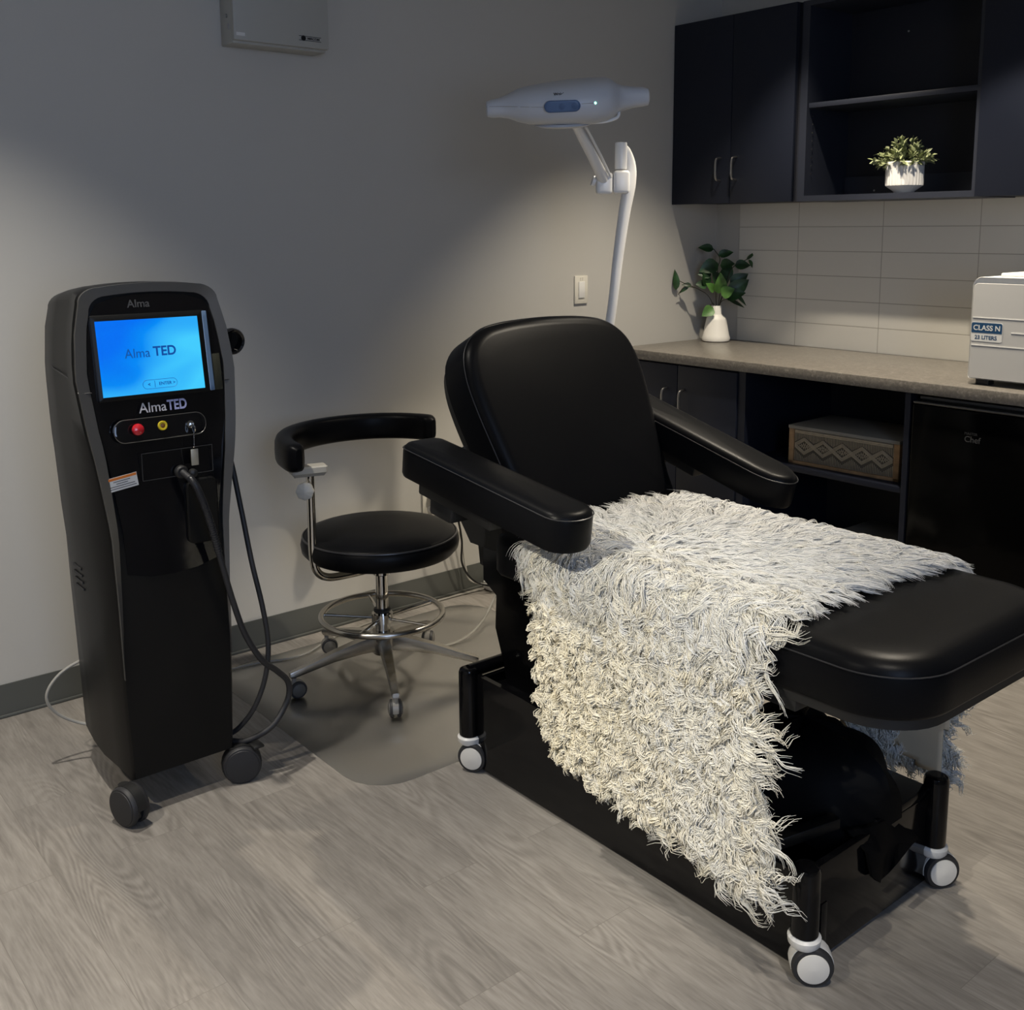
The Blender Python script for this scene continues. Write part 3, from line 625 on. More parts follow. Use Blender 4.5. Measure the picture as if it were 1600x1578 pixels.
# ================================================================== TALL HAIR-TREATMENT MACHINE
YC = -2.984
mt = thing('treatment_machine', 'tall black treatment machine with lit blue touchscreen by the left wall', 'medical device', (0.65, YC, 0))
def interp(x, T):
    for (a, fa), (b, fb) in zip(T, T[1:]):
        if x <= b: t = max(0, (x - a) / (b - a)); return fa + (fb - fa) * t
    return T[-1][1]
HF = [(0.10, .130), (.30, .138), (.55, .142), (.72, .148), (.85, .166), (.97, .184), (1.10, .196), (1.20, .186), (1.31, .160)]
HM = [(0.10, .142), (.30, .150), (.55, .165), (.75, .180), (.95, .190), (1.10, .190), (1.20, .180), (1.31, .152)]
HB = [(0.10, .128), (.5, .140), (.9, .148), (1.15, .148), (1.31, .13)]
def tiltx(z): return -0.16 * max(0, z - .90)
def topz(y, base=1.312): return base - 0.55 * y * y
def sect(T, x, ztop, zbot, dw=0.0, rc=.05, zlift=0, tl=1.0, n=26):
    """closed outline at depth x: right side up, arched top with rounded corners, left side down"""
    pts = []
    for i in range(n + 1):
        z = zbot + (ztop - .045 - zbot) * i / n; pts.append((interp(z, T) + dw, z))
    wtop = interp(ztop - .045, T) + dw
    for k in range(1, 7):
        a = PI / 2 * k / 7; pts.append((wtop - rc * (1 - math.cos(a)), ztop - .045 + (topz(wtop - rc, ztop) - ztop + .045) * math.sin(a)))
    for k in range(7): y = (wtop - rc) * (1 - k / 6.); pts.append((y, topz(y, ztop)))
    full = [(y, z) for (y, z) in pts] + [(-y, z) for (y, z) in pts[::-1][1:]]
    return [Vector((x + tl * tiltx(z), YC + y, z)) for (y, z) in full]
b = MB()
b.rings([sect(HB, .42, 1.262, .12, -.012, tl=.2), sect(HB, .435, 1.268, .105, 0, tl=.3), sect(HM, .53, 1.288, .10, -.004, tl=.6), sect(HM, .62, 1.300, .098, 0, tl=.8), sect(HM, .70, 1.308, .097, -.006, tl=1), sect(HF, .792, 1.311, .096, .002), sect(HF, .800, 1.309, .098, -.004)])
bo = b.obj('body', SATB, mt)
# trim band: raised frame around the front, running down both sides
def band(o_in, o_out, x_in, x_out, zlow):
    def path(dw, ztop, rc):
        P = sect(HF, 0, ztop, zlow, dw, rc=rc, tl=0); return P
    A = path(-o_out, 1.310, .05); B_ = path(-o_in, 1.310 - (o_in - o_out) * .85, .045)
    rs = []
    n = len(A)
    for k in range(n):
        f = 1.0
        if A[k].z < .95:  # narrow towards the bottom
            f = max(.06, (A[k].z - zlow) / (.95 - zlow))
        Bk = A[k].lerp(B_[k], f)
        xo = .800 + tiltx(A[k].z); xi = .800 + tiltx(Bk.z)
        rs.append([Vector((xo - .003, A[k].y, A[k].z)), Vector((xo + x_out, A[k].y, A[k].z)), Vector((xi + x_in, Bk.y, Bk.z)), Vector((xi - .003, Bk.y, Bk.z))])
    return MB().rings(rs, closed=True)
band(.028, .002, .004, .007, .36).obj('front_trim', TRIMG, mt)
# glossy front panel
rs = []
zz = [.62, .66, .72, .78, .84, .90, .97, 1.04, 1.11, 1.17, 1.215]
L_ = []
for z in zz: L_.append((-(interp(z, HF) - .030), z))
top = [(-(interp(1.235, HF) - .034), 1.240), (-(interp(1.24, HF) - .045), 1.262), (-.085, 1.278), (-.04, 1.283), (0, 1.2845)]
half = L_ + top; outl = half + [(-y, z) for (y, z) in half[::-1][1:]]
outl += [(.06, .605), (0, .60), (-.06, .605)]
MB().rings([[Vector((.8 + tiltx(z) - .002, YC + y, z)) for y, z in outl], [Vector((.8 + tiltx(z) + .0025, YC + y, z)) for y, z in outl]]).obj('front_panel', GLOSS, mt)
# tilted frame for things on the upper front
tl_ang = math.atan(.16); ez_ = Vector((1, 0, .16)).normalized(); ey_ = Vector((-.16, 0, 1)).normalized()
def TM(y, z, off=.003): return frame((.8 + tiltx(z) + off * ez_.x, y, z + off * ez_.z), (0, 1, 0), ey_, ez_)
sc = MB().cushion(rrect(-.136, .140, -.100, .102, .004, 3), [(0, -.004), (0, .004), (.0015, .005)], TM(-2.996, 1.136)).obj('screen_frame', SATB, mt)
MB().cushion(rrect(.135, .147, -.098, .100, .002, 3), [(0, -.002), (0, .0055), (.001, .006)], TM(-2.996, 1.136)).obj('glass_strip', mat('blue_glass_edge', (0.10, 0.16, 0.26), 0.08), sc)
dm = MB().cushion(rrect(-.126, .122, -.090, .088, .0005, 1), [(0, .004), (0, .0062)], TM(-2.996, 1.136)).obj('display', DISP, sc)
text('screen_text', 'Alma', .032, TM(-3.062, 1.133, .0100), NAVINK, sc, .0002, sx=.92); text('screen_text', 'TED', .032, TM(-2.993, 1.1345, .0100), NAVINK, sc, .0002, .0008, sx=.95)
pbm = MB().tube([TM(-2.985, 1.068, .0098) @ Vector((x, y, 0)) for x, y in rrect(-.042, .042, -.0105, .0105, .0105, 6)], .0005, 4, closed=True)
pbm.box(-.0005, .0005, -.008, .008, 0, .0006, 0, TM(-2.998, 1.068, .0098)); pbm.obj('screen_button', NAVINK, sc)
text('screen_text', 'ENTER >', .0105, TM(-2.988, 1.0645, .0098), NAVINK, sc, .0001, .0002); text('screen_text', '<', .011, TM(-3.015, 1.0643, .0098), NAVINK, sc, .0001, .0004)
text('front_print', 'Alma', .034, TM(-3.041, 1.003, .0032), PRINT, mt, .0002, .0002, sx=.95); text('front_print', 'TED', .034, TM(-2.972, 1.0035, .0032), PRINTB, mt, .0002, .0009, sx=.78)
text('front_print', 'Alma', .026, TM(-3.040, 1.252, .0032), DIMP, mt, .0002, .0004)
# button recess
rc_ = MB().cushion(rrect(-.118, .108, -.030, .026, .026, 8), [(0, -.001), (0, .0055), (.002, .0065)], TM(-2.99, .966)).obj('button_panel', GLOSS, mt)
MB().tube([TM(-2.99, .966, .009) @ Vector((x, y, 0)) for x, y in rrect(-.117, .107, -.029, .025, .025, 8)], .0010, 5, closed=True).obj('panel_rim', TRIMG, rc_)
MB().lathe([(0, 0), (.008, 0), (.008, .008), (.013, .010), (.0145, .014), (.013, .019), (.007, .022), (0, .0225)], TM(-3.056, .966, .009), 26).obj('emergency_button', RED, rc_)
yb = MB().lathe([(.006, .0), (.0115, 0), (.0115, .004), (.010, .005), (.006, .0045), (.006, 0)], TM(-2.992, .968, .009), 24).obj('button_ring', YEL, rc_)
MB().lathe([(0, 0), (.006, 0), (.006, .004), (0, .005)], TM(-2.992, .968, .009), 18).obj('button', mat('amber_button', (.16, .07, .01), .4), rc_)
k = MB().lathe([(0, 0), (.009, 0), (.009, .006), (.004, .007), (0, .007)], TM(-2.924, .963, .009), 20).obj('key_lock', CHROME, rc_)
ky = MB(); ky.box(-.001, .001, -.004, .004, .005, .022, .0005, TM(-2.924, .963, .009)); ky.lathe([(.004, -.001), (.009, -.001), (.009, .001), (.004, .001), (.004, -.001)], axis((.822, -2.924, .957), (0, 1, 0)), 18)
ky.obj('key', CHROME, rc_)
ch = MB()
for i in range(9): ch.lathe([(0, -.0018), (.0018, 0), (0, .0018)], Matrix.Translation((.822, -2.924 - .0002 * i, .948 - i * .0045)), 8)
ch.obj('key_chain', CHROME, rc_)
MB().box(.818, .822, -2.9335, -2.9155, .866, .906, .001).obj('key_tag', TAGM, rc_)
# hatch lines, hatch, warning label
ht = MB()
y0h, y1h, z0h, z1h = -3.048, -2.872, .842, .908
for a in ((y0h, y1h, z1h - .0006, z1h + .0006), (y0h, y1h, z0h - .0006, z0h + .0006), (y0h - .0006, y0h + .0006, z0h, z1h), (y1h - .0006, y1h + .0006, z0h, z1h)): ht.box(.8022, .8032, *a)
ht.obj('hatch_seam', DIMP, mt)
lbm = frame((.8035, -3.098, .847), (0, 1, .13), (0, -.13, 1), (1, 0, 0))
wl_ = MB().box(-.037, .037, -.0165, .0165, 0, .0006, 0, lbm).obj('warning_label', LABEL, mt)
MB().box(-.036, .036, .0095, .0155, .0006, .0009, 0, lbm).obj('label_stripe', ORANGE, wl_)
ln = MB()
for i, hw in enumerate((.020, .014, .030, .033)): ln.box(-hw, hw, .0045 - i * .0055, .0060 - i * .0055, .0006, .0009, 0, lbm)
ln.obj('label_text', INK, wl_)
# hose port, recess and holder
MB().lathe([(.007, 0), (.016, 0), (.016, .010), (.012, .014), (.007, .014), (.007, 0)], axis((.802, -2.955, .852), (1, 0, 0)), 24).obj('hose_port', DARKP, mt)
MB().lathe([(0, 0), (.010, 0), (.010, .012), (.004, .016), (0, .016)], axis((.802, -2.926, .845), (1, 0, 0)), 18).obj('port_cap', DARKP, mt)
MB().cushion(rrect(-2.945, -2.865, .665, .83, .02), [(0, .799), (0, .806), (.004, .810)], Matrix(((0, 0, 1, 0), (1, 0, 0, 0), (0, 1, 0, 0), (0, 0, 0, 1)))).obj('hose_pocket', SATB, mt)
hose1 = spline([(.815, -2.955, .852), (.860, -2.948, .835), (.868, -2.935, .80), (.862, -2.912, .73), (.855, -2.885, .62), (.850, -2.860, .52), (.848, -2.830, .42), (.845, -2.785, .335), (.83, -2.735, .285), (.82, -2.700, .24), (.82, -2.705, .19), (.825, -2.755, .135), (.80, -2.815, .105), (.76, -2.845, .098)], 9)
MB().tube(hose1, .0078, 12).obj('hose', RUBB, mt)
cg = MB()
for i in range(6, 34):
    p = hose1[i]; q = hose1[i + 1]
    for t in (0, .5): cg.tube([p.lerp(q, t), p.lerp(q, t + .22)], .0092, 10)
cg.obj('hose_sleeve', mat('ribbed_sleeve', (.03, .03, .032), .3), mt)
hose2 = spline([(.60, -2.788, 1.00), (.68, -2.775, .86), (.74, -2.775, .72), (.78, -2.770, .58), (.80, -2.755, .46), (.81, -2.748, .36), (.81, -2.76, .27), (.80, -2.79, .19), (.77, -2.825, .13), (.73, -2.85, .10)], 8)
MB().tube(hose2, .0068, 12).obj('hose', RUBB, mt)
# handpiece holder on the right side
hh = MB().tube([(.60, -2.80, 1.160), (.66, -2.775, 1.153), (.70, -2.762, 1.149)], [.030, .031, .030], 24).obj('handpiece_holder', SATB, mt)
MB().lathe([(.0, -.004), (.026, -.004), (.0345, 0), (.034, .012), (.031, .016), (.026, .012), (.024, 0), (0, .0)], axis((.70, -2.762, 1.149), (.95, .1, -.06)), 30).obj('holder_rim', GLOSS, hh)
# clear side pocket right of the screen
MB().box(-.012, .012, -.046, .044, 0, .004, .001, TM(-2.838, 1.085, .002)).obj('card_pocket', mat('smoked_clear', (.035, .035, .025), .08), mt)
# seam, vents, side latch
zs_ = 1.062
for sgn in (-1, 1):
    pts = [Vector((.8 + tiltx(zs_) + .0055, YC + sgn * (interp(zs_, HF) - .030), zs_)), Vector((.8 + tiltx(zs_) + .0035, YC + sgn * (interp(zs_, HF) - .001), zs_ + .001)), Vector((.74, YC + sgn * (interp(1.07, HM) - .006), 1.082)), Vector((.62 + .8 * tiltx(1.1), YC + sgn * (interp(1.10, HM) + .0005), 1.105)), Vector((.50, YC + sgn * (interp(1.115, HM) - .012), 1.118))]
    MB().tube(pts, .0012, 5).obj('shell_seam', INK, mt)
vt = MB()
for i in range(4): vt.box(.57, .63, YC - .1705 + i * .0012, YC - .155, .60 - i * .018, .606 - i * .018)
vt.obj('vent', INK, mt)
MB().box(.395, .43, YC - .150, YC - .11, 1.10, 1.17, .006).obj('rear_handle', SATB, mt)
MB().box(.44, .76, YC - .115, YC + .115, .085, .105, .004).obj('chassis', DARKP, mt)
def caster(parent, x, y, R, wdt, ang, ztop, dark=True, name='caster', hubm=None, gap=.012, forkm=None, tyrem=None):
    """twin-wheel swivel caster; ang = direction of the wheel axis in the floor plan"""
    ax = Vector((math.cos(ang), math.sin(ang), 0)); fw = Vector((-ax.y, ax.x, 0))
    c = Vector((x, y, 0)) + fw * (R * .35)
    root = MB().tube([(x, y, R * 1.5), (x, y, ztop)], R * .28, 12).obj(name, forkm or DARKP, parent)
    # hood
    hood = MB(); rr = []
    for k in range(13):
        a = math.radians(-15 + 195 * k / 12); d = -fw * math.cos(a) + Vector((0, 0, math.sin(a)))
        rr.append([c + Vector((0, 0, R)) + d * (R * 1.03) - ax * (gap * .5 + wdt * .35), c + Vector((0, 0, R)) + d * (R * 1.03) + ax * (gap * .5 + wdt * .35), c + Vector((0, 0, R)) + d * (R * .90) + ax * (gap * .5 + wdt * .35), c + Vector((0, 0, R)) + d * (R * .90) - ax * (gap * .5 + wdt * .35)])
    hood.rings(rr); hood.box(-gap * .5, gap * .5, -R * .75, R * .75, R * .5, R * 1.7, .002, frame((c.x, c.y, 0), ax, fw, (0, 0, 1)))
    hood.obj('fork', forkm or DARKP, root)
    for sgn in (-1, 1):
        o = c + Vector((0, 0, R)) + ax * sgn * (gap * .5)
        wb = MB().lathe([(0, 0), (R * .55, 0), (R * .92, .001), (R, wdt * .25), (R, wdt * .7), (R * .93, wdt * .95), (R * .78, wdt), (0, wdt * 1.0)], axis(o, ax * sgn), 36)
        wb.obj('wheel', tyrem or RUBB, root)
        if hubm: MB().lathe([(0, wdt), (R * .76, wdt), (R * .75, wdt + .002), (R * .5, wdt + .0045), (0, wdt + .006)], axis(o, ax * sgn), 36).obj('hub_cap', hubm, root)
        else: MB().lathe([(0, wdt), (R * .86, wdt), (R * .84, wdt + .0015), (R * .5, wdt + .003), (0, wdt + .0035)], axis(o, ax * sgn), 36).obj('hub_cap', RUBB, root)
    return root
CW = [(.80, -3.140, -1.27), (.795, -2.850, -.35), (.50, -3.04, .5), (.50, -2.90, -.9)]
for x, y, a in CW: caster(mt, x, y, .050, .018, a, .098)
MB().box(.80, .84, -2.815, -2.785, .092, .100, .003).obj('brake_pedal', DARKP, mt)

# ================================================================== STOOL
sx, sy = .50, -2.20
stl = thing('assistant_stool', 'black round-seat assistant stool with chrome foot ring and curved arm', 'stool', (sx, sy, 0))
T = Matrix.Translation((sx, sy, 0))
MB().lathe([(0, .418), (.20, .418), (.232, .424), (.246, .440), (.249, .460), (.245, .478), (.236, .488), (.230, .492), (.20, .500), (.12, .505), (0, .506)], T, 64).obj('seat', LEATH, stl)
sp = MB().lathe([(.2415, .4815), (.2445, .4835), (.2435, .4865), (.2395, .4875), (.2415, .4815)], T, 64).obj('seat_piping', SEAM, stl)
MB().lathe([(0, .390), (.06, .390), (.13, .398), (.175, .414), (.17, .4185), (0, .4185)], T, 40).obj('seat_plate', mat('pale_seat_pan', (.32, .31, .27), .45), stl)
MB().lathe([(0, .35), (.030, .35), (.031, .398), (0, .40)], T, 24).obj('seat_hub', CHROME, stl)
MB().lathe([(0, .14), (.0245, .14), (.0245, .222), (.020, .226), (.020, .36), (0, .36)], T, 28).obj('column', CHROME, stl)
MB().lathe([(.0250, .224), (.0275, .226), (.0275, .232), (.024, .236), (.020, .236), (.020, .224), (.025, .224)], T, 28).obj('column_collar', DARKP, stl)
MB().lathe([(.0205, .345), (.0235, .346), (.0235, .352), (.0205, .353), (.0205, .345)], T, 28).obj('column_collar', DARKP, stl)
zr = .215; RR = .193
ringc = MB().tube([(sx + RR * math.cos(2 * PI * k / 64), sy + RR * math.sin(2 * PI * k / 64), zr) for k in range(64)], .0095, 14, closed=True)
fr_ = ringc.obj('foot_ring', ALU, stl)
for k in range(5):
    a = math.radians(17 + 72 * k)
    MB().tube([(sx + .024 * math.cos(a), sy + .024 * math.sin(a), zr - .012), (sx + (RR - .006) * math.cos(a), sy + (RR - .006) * math.sin(a), zr)], .0045, 8).obj('spoke', CHROME, fr_)
MB().lathe([(.0250, zr - .025), (.034, zr - .025), (.034, zr + .004), (.0250, zr + .004), (.025, zr - .025)], T, 24).obj('ring_hub', CHROME, fr_)
MB().lathe([(0, .085), (.030, .085), (.040, .095), (.043, .15), (.036, .160), (0, .160)], T, 28).obj('base_hub', ALU, stl)
for k in range(5):
    a = math.radians(-100 + 72 * k + (0, 2, 0, 0, 0)[k]); e = Vector((math.cos(a), math.sin(a), 0)); s_ = Vector((-e.y, e.x, 0)); c0 = Vector((sx, sy, 0)); rs = []
    for r_, z1, z0, hw in ((.02, .150, .100, .022), (.08, .143, .100, .020), (.17, .122, .092, .016), (.26, .096, .074, .013), (.300, .086, .066, .0125), (.310, .082, .068, .010)):
        c = c0 + e * r_; rs.append([c + s_ * hw * .8 + Vector((0, 0, z0)), c + s_ * hw + Vector((0, 0, (z0 + z1) / 2)), c + s_ * hw * .75 + Vector((0, 0, z1)), c - s_ * hw * .75 + Vector((0, 0, z1)), c - s_ * hw + Vector((0, 0, (z0 + z1) / 2)), c - s_ * hw * .8 + Vector((0, 0, z0))])
    lg_ = MB().rings(rs).obj('leg', ALU, stl)
    p = c0 + e * .297
    ca = caster(lg_, p.x, p.y, .027, .013, a + (1.57, 1.5, .9, 1.9, 2.6)[k], .07, name='caster', forkm=mat('stool_fork', (.22, .21, .19), .35), hubm=mat('stool_hub', (.10, .095, .085), .5), gap=.008)
# support rod and curved arm
rx, ry = .50, -2.44
MB().tube(spline([(sx + .0, sy - .02, .372), (sx, sy - .12, .372), (sx, sy - .19, .378), (rx, ry + .012, .405), (rx, ry, .46), (rx, ry, .56), (rx, ry, .66), (rx, ry, .715)], 7), .0125, 14).obj('support_rod', CHROME, stl)
MB().tube([(rx + .00, ry - .012, .675), (rx, ry - .022, .675)], .006, 10).obj('knob_stem', CHROME, stl)
MB().lathe([(0, 0), (.019, 0), (.026, .006), (.026, .018), (.019, .024), (0, .026)], axis((rx + .010, ry - .022, .665), (.8, -.6, 0)), 36, fn=lambda a, z: 1 + .045 * math.cos(8 * a)).obj('knob', KNOBW, stl)
MB().cushion(rrect(-.055, .055, -.024, .024, .010), [(.012, -.012), (0, 0), (0, .016), (.004, .020)], frame((rx - .0, ry - .005, .716), (.25, 1, 0), (-1, .25, 0), (0, 0, 1))).obj('arm_bracket', mat('ivory_bracket', (.42, .40, .35), .4), stl)
arc = [(.56, -2.505), (.50, -2.500), (.40, -2.47), (.30, -2.40), (.235, -2.30), (.215, -2.19), (.235, -2.08), (.29, -1.995), (.36, -1.945), (.42, -1.93)]
arcp = spline([(x, y, 0) for x, y in arc], 6); rs = []; sms = []
for i, p in enumerate(arcp):
    t = (arcp[min(i + 1, len(arcp) - 1)] - arcp[max(i - 1, 0)]).normalized(); nn = Vector((-t.y, t.x, 0)); f = i / (len(arcp) - 1)
    e = min(1, math.sqrt(max(0, 1 - (1 - min(1, (f + .004) / .07)) ** 2))) * min(1, math.sqrt(max(0, 1 - (1 - min(1, (1.004 - f) / .07)) ** 2)))
    zc = .772; ring = []
    for k in range(16):
        a = 2 * PI * k / 16; cx = math.copysign(abs(math.cos(a)) ** .55, math.cos(a)) * .029 * e; cz = math.copysign(abs(math.sin(a)) ** .55, math.sin(a)) * .043 * (.55 + .45 * e)
        ring.append(p + nn * cx + Vector((0, 0, zc + cz)))
    rs.append(ring)
    if 2 < i < len(arcp) - 3: sms.append(p - nn * .0262 + Vector((0, 0, zc + .026)))
MB().rings(rs).obj('arm_pad', LEATH, stl)
MB().tube(sms, .0012, 5).obj('arm_piping', SEAM, stl)

# ================================================================== EXAM LAMP
lx, ly = .60, -1.47
lm = thing('exam_lamp', 'white mobile exam lamp with long lozenge head behind the chair', 'lamp', (lx, ly, 0))
for k in range(5):
    a = math.radians(208 + 72 * k); e = Vector((math.cos(a), math.sin(a), 0)); s_ = Vector((-e.y, e.x, 0)); c0 = Vector((lx, ly, 0)); rs = []
    for r_, z1, z0, hw in ((.03, .125, .080, .034), (.12, .118, .075, .032), (.20, .105, .068, .029), (.245, .095, .065, .025), (.255, .088, .07, .018)):
        c = c0 + e * r_; rs.append([c + s_ * hw + Vector((0, 0, z0)), c + s_ * hw + Vector((0, 0, z1 - .012)), c + s_ * hw * .7 + Vector((0, 0, z1)), c - s_ * hw * .7 + Vector((0, 0, z1)), c - s_ * hw + Vector((0, 0, z1 - .012)), c - s_ * hw + Vector((0, 0, z0))])
    lg_ = MB().rings(rs).obj('leg', WENAM, lm); p = c0 + e * .228
    caster(lg_, p.x, p.y, .027, .012, a + 1.2, .07, name='caster', gap=.008)
MB().lathe([(0, .075), (.06, .075), (.07, .09), (.065, .13), (.035, .15), (.022, .19), (0, .19)], Matrix.Translation((lx, ly, 0)), 32).obj('base_hub', WENAM, lm)
pole = spline([(lx, ly, .15), (.665, -1.478, .55), (.735, -1.472, .90), (.786, -1.468, 1.157), (.803, -1.458, 1.33), (.820, -1.448, 1.475), (.832, -1.440, 1.56), (.835, -1.440, 1.625), (.832, -1.452, 1.668), (.829, -1.462, 1.684)], 6)
nP = len(pole)
MB().tube(pole, [.0155 + .0055 * min(1, max(0, (i - nP * .35) / (nP * .3))) - .013 * max(0, (i - nP * .72) / (nP * .28)) for i in range(nP)], 16).obj('pole', WENAM, lm)
pc_ = Vector((.832, -1.478, 0))
MB().lathe([(0, 1.612), (.0185, 1.612), (.0195, 1.616), (.0195, 1.690), (.0185, 1.695), (0, 1.697)], Matrix.Translation((pc_.x, pc_.y, 0)), 28).obj('arm_post', WENAM, lm)
MB().lathe([(0, 1.606), (.0175, 1.606), (.0175, 1.613), (0, 1.613)], Matrix.Translation((pc_.x, pc_.y, 0)), 28).obj('post_groove', GREYC, lm)
MB().box(-.026, .026, -.024, .024, -.036, .036, .010, frame((.834, -1.478, 1.572), (.635, .772, 0), (-.772, .635, 0), (0, 0, 1)), 3).obj('joint_block', WENAM, lm)
MB().box(-.026, .026, -.024, .024, -.034, .034, .011, frame((.800, -1.520, 1.568), (.635, .772, 0), (-.772, .635, 0), (0, 0, 1)), 3).obj('elbow', WENAM, lm)
MB().lathe([(0, 0), (.0165, 0), (.0165, .01), (0, .013)], axis((.781, -1.541, 1.575), (-.5, -.75, .3)), 20).obj('pivot_cap', WENAM, lm)
HC = Vector((.985, -1.850, 1.776))
armp = [Vector((.803, -1.523, 1.578)), Vector((.858, -1.625, 1.643)), Vector((.925, -1.752, 1.718)), Vector((.960, -1.815, 1.752))]
MB().tube(armp, [.019, .0165, .0145, .014], 16).obj('swing_arm', WENAM, lm)
MB().tube([p + Vector((.020, .014, .004)) for p in armp[:3]], .004, 8).obj('arm_cable', WENAM, lm)
# lozenge head: long axis across the view, a touch tilted
hx = Vector((.608, .785, .045)).normalized(); hz0 = Vector((.16, -.12, .98)); hy = hz0.cross(hx).normalized(); hz = hx.cross(hy)
HM_ = frame(HC, hx, hy, hz)
prof = [(-.229, .014, .014, -.006), (-.226, .026, .021, -.005), (-.214, .034, .0245, -.004), (-.190, .040, .0265, -.002), (-.165, .052, .033, .000), (-.140, .078, .044, .001), (-.11, .100, .051, .001), (-.06, .125, .056, .002), (0, .135, .060, .004), (.06, .132, .062, .005), (.105, .115, .060, .007), (.122, .098, .055, .008), (.138, .066, .042, .008), (.155, .050, .035, .008), (.185, .038, .029, .009), (.215, .033, .0265, .009), (.229, .028, .023, .008), (.233, .016, .014, .008)]
rs = []
for (x, wy, wz, oz) in prof:
    ring = []
    for kk in range(28):
        a = 2 * PI * kk / 28; yy = math.copysign(abs(math.cos(a)) ** .8, math.cos(a)) * wy; z_ = math.copysign(abs(math.sin(a)) ** .9, math.sin(a)) * wz + oz
        ring.append(HM_ @ Vector((x, yy, z_)))
    rs.append(ring)
head = MB().rings(rs).obj('lamp_head', LAMPW, lm)
# near face of the head (towards -hy)
def face_m(x, z, out):  # point on the near flank
    wy = interp(x, [(p[0], p[1]) for p in prof]); wz = interp(x, [(p[0], p[2]) for p in prof])
    cz = min(1, abs(z / wz)) ** (1 / .9); yy = -(max(0, 1 - cz * cz) ** .5) ** .8 * wy
    return Vector((x, yy - out, z))
sgn_ = -1
MB().cushion(rrect(-.051, .047, -.0155, .0155, .0155, 8), [(0, -.012), (0, .004), (.002, .0055)], HM_ @ frame(face_m(-.022, .006, 0), (1, -.03, 0), (0, 0, 1), (0, -1, 0))).obj('key_pad', LAMPB, head)
for q in (-.043, -.008, .027):
    MB().lathe([(0, 0), (.0085, 0), (.0085, .0012), (0, .0016)], HM_ @ frame(face_m(-.018 + q, .006, .0050), (1, -.03, 0), (0, 0, 1), (0, -1, 0)), 18).obj('key', mat('key_face', (.035, .075, .17), .4), head)
MB().lathe([(0, 0), (.0035, 0), (.0035, .002), (0, .003)], HM_ @ frame(face_m(.066, .010, -.001), (1, 0, 0), (0, 0, 1), (0, -1, 0)), 12).obj('indicator_light', GLEAM, head)
text('brand_print', 'WelchAllyn', .0115, HM_ @ frame(face_m(-.045, .034, .006), (1, .0, 0), (0, .62, .78), (0, -.78, .62)), INK, head, .0004, .0003)
seam = MB().tube([HM_ @ face_m(x, .005 + .004 * (x > 0), .0006) for x in (-.22, -.19, -.15, -.12, -.08, -.074)], .0007, 5)
seam.tube([HM_ @ face_m(x, .010, .0006) for x in (.028, .045, .06)], .0007, 5); seam.obj('seam_line', GREYC, head)
MB().tube(spline([HM_ @ Vector(q) for q in ((.06, -.05, -.050), (.10, -.06, -.048), (.133, -.055, -.040), (.142, -.04, -.028), (.136, -.03, -.018))], 6), .0042, 8).obj('handle_loop', WENAM, head)
MB().lathe([(0, 0), (.07, 0), (.085, .006), (.08, .012), (0, .012)], HM_ @ Matrix.Translation((-.01, 0, -.061)), 36).obj('lens_cover', LAMPW, head)

# ================================================================== RECLINING CHAIR
CY = -2.085
ch_ = thing('treatment_chair', 'large black powered reclining treatment chair with padded armrests', 'chair', (1.6, CY, 0))
nb, fb = -2.335, -1.865
# base tray
bs = MB()
side = [(1.15, .012), (2.16, .012), (2.19, .05), (2.19, .205), (2.05, .205), (1.80, .200), (1.56, .215), (1.50, .235), (1.44, .262), (1.34, .268), (1.15, .268)]
def prism(mb, poly, y0, y1):
    mb.rings([[Vector((x, y0, z)) for x, z in poly], [Vector((x, y1, z)) for x, z in poly]])
prism(bs, side, nb + .008, nb + .022); prism(bs, side, fb - .022, fb - .008)
bs.box(1.15, 2.19, nb + .01, fb - .01, .012, .03)
bs.box(1.15, 1.166, nb + .02, fb - .02, .012, .258)
ft = rrect(nb + .01, fb - .01, .012, .215, .004, 3)
bs.box(2.176, 2.192, nb + .01, fb - .01, .012, .215, .003)
bs.box(1.17, 1.30, nb + .02, fb - .02, .225, .238, .004); bs.box(1.33, 1.50, nb + .02, fb - .02, .215, .225, .004)
bs.box(2.06, 2.19, nb + .25, fb - .01, .205, .232, .008)
bs.obj('base', GBASE, ch_)
MB().tube([(1.135, nb, .272), (1.135, fb, .272)], .019, 16).obj('base_rail', GBASE, ch_)
MB().box(2.186, 2.1945, nb + .055, nb + .075, .02, .13, .001).obj('base_bracket', GBASE, ch_)
for (x, y, z1, ang) in ((1.135, nb, .285, -1.02), (2.195, nb, .240, -.78), (1.135, fb, .285, 1.3), (2.195, fb, .258, -.55)):
    pz = rrect(-.026, .026, -.026, .026, .024, 6)
    MB().cushion(pz, [(.004, .094), (0, .098), (0, z1 - .012), (.003, z1 - .004), (.010, z1)], Matrix.Translation((x, y, 0))).obj('corner_post', GBASE, ch_)
    cst = caster(ch_, x, y, .040, .018, ang, .094, hubm=PEARL, gap=.016, forkm=WHITE, tyrem=RUBB)
    MB().lathe([(0, .074), (.026, .074), (.031, .080), (.032, .092), (.027, .0965), (0, .0965)], Matrix.Translation((x, y, 0)), 28).obj('swivel_cup', WHITE, cst)
